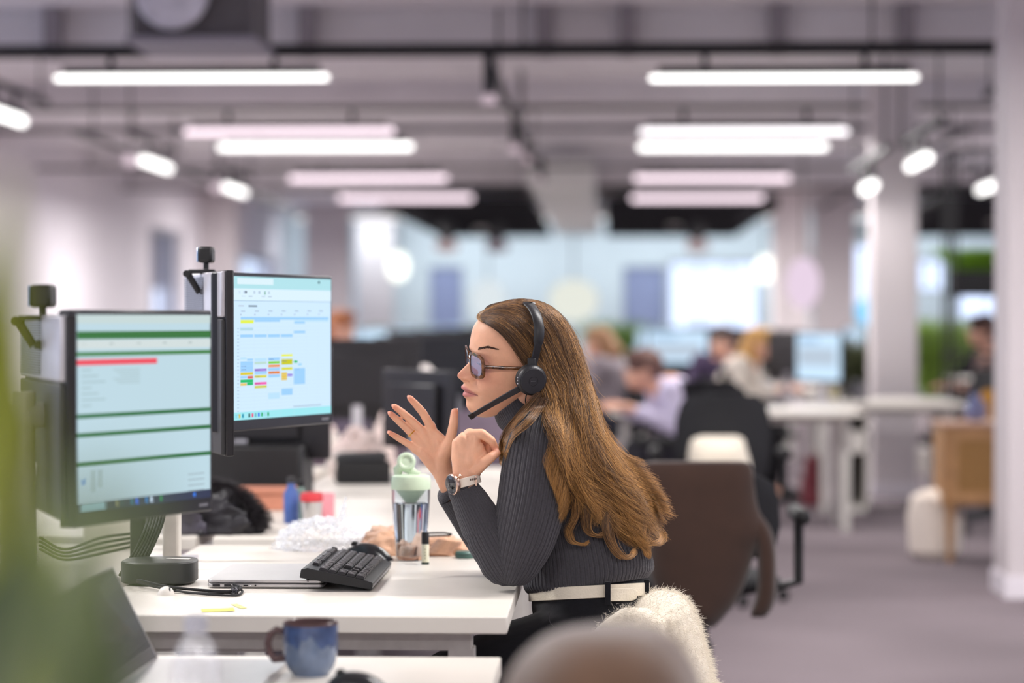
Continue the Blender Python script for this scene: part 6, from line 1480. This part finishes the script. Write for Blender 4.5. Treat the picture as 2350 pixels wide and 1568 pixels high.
def org_t():
    t=thing('desk_organiser','mauve-grey desk organiser in the clutter on the benches behind','organiser',(0,0,0)); m_=mat('mauve_plastic',(92,80,92),.6)
    MB().bb(-.1,.1,-.08,.08,0,.015).build('tray',m_,t,smooth=False,bevel=.002)
    for x in (-.095,0,.095): MB().bb(x-.004,x+.004,-.08,.08,.015,.14+.04*(x==0)).build('divider_plate',m_,t,smooth=False)
    MB().bb(-.085,-.01,-.07,.06,.015,.11).build('notebook',mat('notebook_dark',(60,54,72),.7),t,smooth=False); return t
og=org_t(); G4='mauve-grey desk organisers on the benches behind'
for i,(px,Y) in enumerate(((535,8.0),(598,9.0),(655,7.6),(712,8.2),(770,9.3),(815,10.8),(860,9.1),(905,10.9),(948,11.4),(690,11.2),(630,9.5),(740,8.6),(795,9.8),(570,9.6),(845,8.9),(930,9.3))):
    f_=free(px,Y,.11)
    if not f_: continue
    o=og if i==0 else copy_tree(og); place(o,(f_[0],f_[1],DZ),i*.9,'mauve-grey desk organiser among the blurred clutter on the benches behind',G4)
# black fur-trimmed bag
q=Vector((XY(502,6.12),6.12,DZ)); m_bk=mat('black_nylon',(30,28,34),.45,bump=.6,bscale=60); m_fur=mat('black_fur',(34,28,32),.6)
t=thing('rucksack','black bag with a shaggy fur trim on the bench just behind the desk','bag',q)
b=MB(); blob_cloth(b,q,.115,.10,.105,12,fold=.3,freq=3.2); b.build('bag_body',m_bk,t,auto=180)
b=MB(); blob_cloth(b,q+Vector((-.06,-.05,0)),.06,.05,.13,15,fold=.35,freq=4); b.build('folded_flap',mat('grey_nylon',(70,66,78),.35,bump=.6,bscale=50),t,auto=180)
rg=np.random.default_rng(21); NF=2600; u_=rg.random((NF,1)); cpx=np.array([[-.10,0,.10],[-.03,-.03,.125],[.04,-.05,.11],[.09,-.06,.07],[.115,-.06,.03]]); cc=cr([tuple(r_) for r_ in cpx],60); pi=(u_[:,0]*59).astype(int); P0=np.array(q)+cc[pi]; dr=rg.normal(size=(NF,1,3)); dr/=np.linalg.norm(dr,axis=2,keepdims=True); v=np.linspace(0,1,6)[None,:,None]
fibre_mesh('fur_trim',P0[:,None,:]+dr*v*.030+np.array([.014,0,-.006])*v**2,.0006,np.tile(np.array(lin((34,28,32))),(NF,6,1)),m_fur,t)
MB().tube([q+Vector(p) for p in ((-.12,-.02,.02),(-.15,-.02,.09),(-.11,-.01,.17),(-.05,0,.15))],.008,8,flat=.4).build('carry_strap',m_bk,t)
# ------------------------------------------------------------------ right-hand side furniture
YW=12.7; xa,xb=XY(2166,YW),XY(2166,YW)+.62; zb,zt=.30,.735
m_rat=mat('rattan_weave',(150,112,66),.8,var=.25,scale=180,bump=1,bscale=400); m_oak=mat('oak_frame',(168,126,84),.5,var=.15,scale=10)
t=thing('wooden_cabinet','oak cabinet on legs with a rattan door at the right edge of the picture','cabinet',((xa+xb)/2,YW+.2,0))
MB().bb(xa,xb,YW+.02,YW+.42,zb,zt-.02).build('cabinet_body',m_oak,t,smooth=False,bevel=.003); MB().bb(xa-.012,xb+.012,YW-.01,YW+.43,zt-.022,zt).build('cabinet_top',mat('oak_top',(186,150,128),.35,var=.1,scale=10),t,bevel=.003)
d=MB(); 
for a in ((xa+.03,xa+.075,zb+.02,zt-.05),(xb-.075,xb-.03,zb+.02,zt-.05),(xa+.075,xb-.075,zb+.02,zb+.07),(xa+.075,xb-.075,zt-.09,zt-.05)): d.bb(a[0],a[1],YW,YW+.02,a[2],a[3])
do=d.build('door',m_oak,t,smooth=False); MB().bb(xa+.075,xb-.075,YW+.008,YW+.014,zb+.07,zt-.09).build('rattan_panel',m_rat,do,smooth=False)
for x,y in ((xa+.04,YW+.05),(xb-.04,YW+.05),(xa+.04,YW+.38),(xb-.04,YW+.38)): MB().cyl((x,y,0),(x,y,zb),.016,.024,n=14).build('leg',m_oak,t)
q=Vector((XY(2240,12.9),12.9,zt)); tag(MB().lathe([(.02,0),(.045,.01),(.06,.05),(.045,.10),(.022,.13),(.03,.15),(.028,.15),(.02,.13),(.043,.10),(.057,.05),(.042,.013),(0,.005)],q,n=30,cap=False).build('glass_carafe',mat('blue_tinted_glass',(190,200,235),.05,trans=.85,ior=1.3,var=0)),'round bluish glass carafe on top of the oak cabinet','carafe')
q=Vector((XY(2150,12.9),12.95,0)); tag(MB().lathe([(.10,0),(.14,.04),(.15,.22),(.13,.33),(.05,.37),(0,.372)],q,n=30).build('pouf',mat('cream_boucle',(226,214,202),.95,bump=1,bscale=90)),'cream round pouf on the floor left of the oak cabinet','pouf')
# open black shelf with hanging planter
YS=16.9; t=thing('shelf_divider','tall thin black metal shelf frame at the right, holding a planter','shelf',(XY(2240,YS),YS,0)); xs=XY(2172,YS); xe=XY(2312,YS)
for x in (xs,xs+.05,xe):
    for y in (YS-.15,YS+.15): MB().bb(x-.01,x+.01,y-.01,y+.01,0,2.45).build('upright',M['black'],t,smooth=False)
for z in (.5,1.02,2.43): MB().bb(xs,xe,YS-.16,YS+.16,z,z+.02).build('shelf_board',M['black'],t,smooth=False)
z0=at(2240,672,YS).z; z1=at(2240,622,YS).z; x0,x1=XY(2182,YS),XY(2308,YS)
MB().bb(xs,xe,YS-.16,YS+.16,z0-.022,z0-.002).build('shelf_board',M['black'],t,smooth=False)
t=thing('planter','black trough planter with bright green grass on the black shelf at the right','planter',((x0+x1)/2,YS,z0)); MB().bb(x0,x1,YS-.1,YS+.1,z0,z1).build('trough',M['black'],t,smooth=False,bevel=.005)
def grass(t,x0,x1,y0,y1,z,h,N,c,seed,rad=.004,spread=.3,curl=.5):
    rg=np.random.default_rng(seed); P0=np.stack([rg.uniform(x0,x1,N),rg.uniform(y0,y1,N),np.full(N,z)],1); v=np.linspace(0,1,7)[None,:,None]; L=h*(.6+.5*rg.random((N,1,1))); dr=np.concatenate([rg.normal(size=(N,1,2))*spread,np.ones((N,1,1))],2)
    P=P0[:,None,:]+dr*v*L+np.concatenate([rg.normal(size=(N,1,2))*curl,-.25*np.ones((N,1,1))],2)*v**2.5*L
    return fibre_mesh('foliage',P,rad,np.tile(np.array(lin(c)),(N,7,1)),mat('grass_%d_%d_%d'%c,c,.5,var=.3,scale=9),t)
grass(t,x0+.02,x1-.02,YS-.07,YS+.07,z1-.02,.22,420,(116,160,40),1,.005)
def potplant(lab,px,py_base,Y,h,c,r=.16,seed=3,z=None):
    z=0 if z is None else z; x=XY(px,Y); t=thing('potted_plant',lab,'plant',(x,Y,z)); MB().lathe([(.10,0),(.14,.22),(.13,.22),(0,.20)],(x,Y,z),n=24).build('plant_pot',M['white'],t); MB().cyl((x,Y,z+.2),(x,Y,z+h*.6),.012,n=8).build('stem',mat('stem_brown',(90,70,50),.8),t)
    grass(t,x-.06,x+.06,Y-.06,Y+.06,z+h*.45,h*.55,320,c,seed,.011,.20,.22); return t
potplant('green leafy plant in the distance right above the woman\'s hair',1405,0,27.2,1.42,(110,144,74),seed=4)
potplant('small green plant far away left of the woman\'s face',820,0,27.4,1.35,(110,140,100),seed=5)
potplant('dark olive plant in front of the round blue light by the column',1962,0,19.0,1.28,(66,72,44),seed=6)
potplant('small green plant beside the black shelf uprights',2135,0,20.0,1.45,(120,150,60),seed=7)
p=at(1992,716,19.8); t=thing('round_light','round glowing blue wall light left of the square white column','lamp',(p.x,19.8,0)); MB().lathe([(.10,-.02),(.11,0),(.10,.015),(0,.015)],p,(0,-1,0),n=32).build('light_disc',emat('blue_glow',(140,208,250),1.0),t); MB().cyl((p.x,19.83,.0),(p.x,19.83,p.z-.08),.015,n=10).build('stand_pole',M['black'],t); MB().lathe([(.14,0),(.14,.02),(.02,.03)],(p.x,19.83,0),n=24).build('stand_base',M['black'],t)
p=at(1843,650,22.5); t=thing('pendant_lamp','tall pale pink pendant lamp between the two right-hand columns','lamp',(p.x,22.5,p.z-.25)); MB().ell(p,(.16,.16,.24)).build('lamp_shade',emat('pink_pendant',(216,196,214),1),t); MB().cyl(p+Vector((0,0,.24)),(p.x,22.5,ZC-.001),.008,n=8).build('lamp_cord',M['black'],t)
# low red cushion/bag under the right desk
q=Vector((XY(1862,16.9),16.6,0)); b=MB(); blob_cloth(b,q,.09,.09,.34,22,fold=.2); tag(b.build('tote_bag',mat('dusty_red',(122,58,66),.9,bump=.5),auto=180),'dusty red bag standing on the floor under the right-hand white desk','bag')
for i,(px,Y) in enumerate(((1912,16.2),(1940,16.3),(1965,16.2),(1985,16.4))):
    sitem(['small_jar','small_jar','spray_can','small_jar'][i],['yellowish jar by the pale monitor on the right-hand desk','dark jar in the middle of the right-hand desk','tall dark can on the right-hand desk','grey jar beside the square column on the right-hand desk'][i],'jar',px,Y,[(.035,0),(.04,.01),(.04,.12+.05*(i==2)),(.02,.14+.05*(i==2)),(0,.142+.05*(i==2))],mat('jar_%d'%i,((190,180,120),(60,56,60),(80,80,90),(120,116,120))[i],.4))
# fixed wardrobe-like white cupboards along the left wall
for i,(Y,c) in enumerate(((24.0,(206,200,206)),(34.0,(196,200,208)))):
    pass
for m_ in list(D.materials):
    if m_.users==0: D.materials.remove(m_)
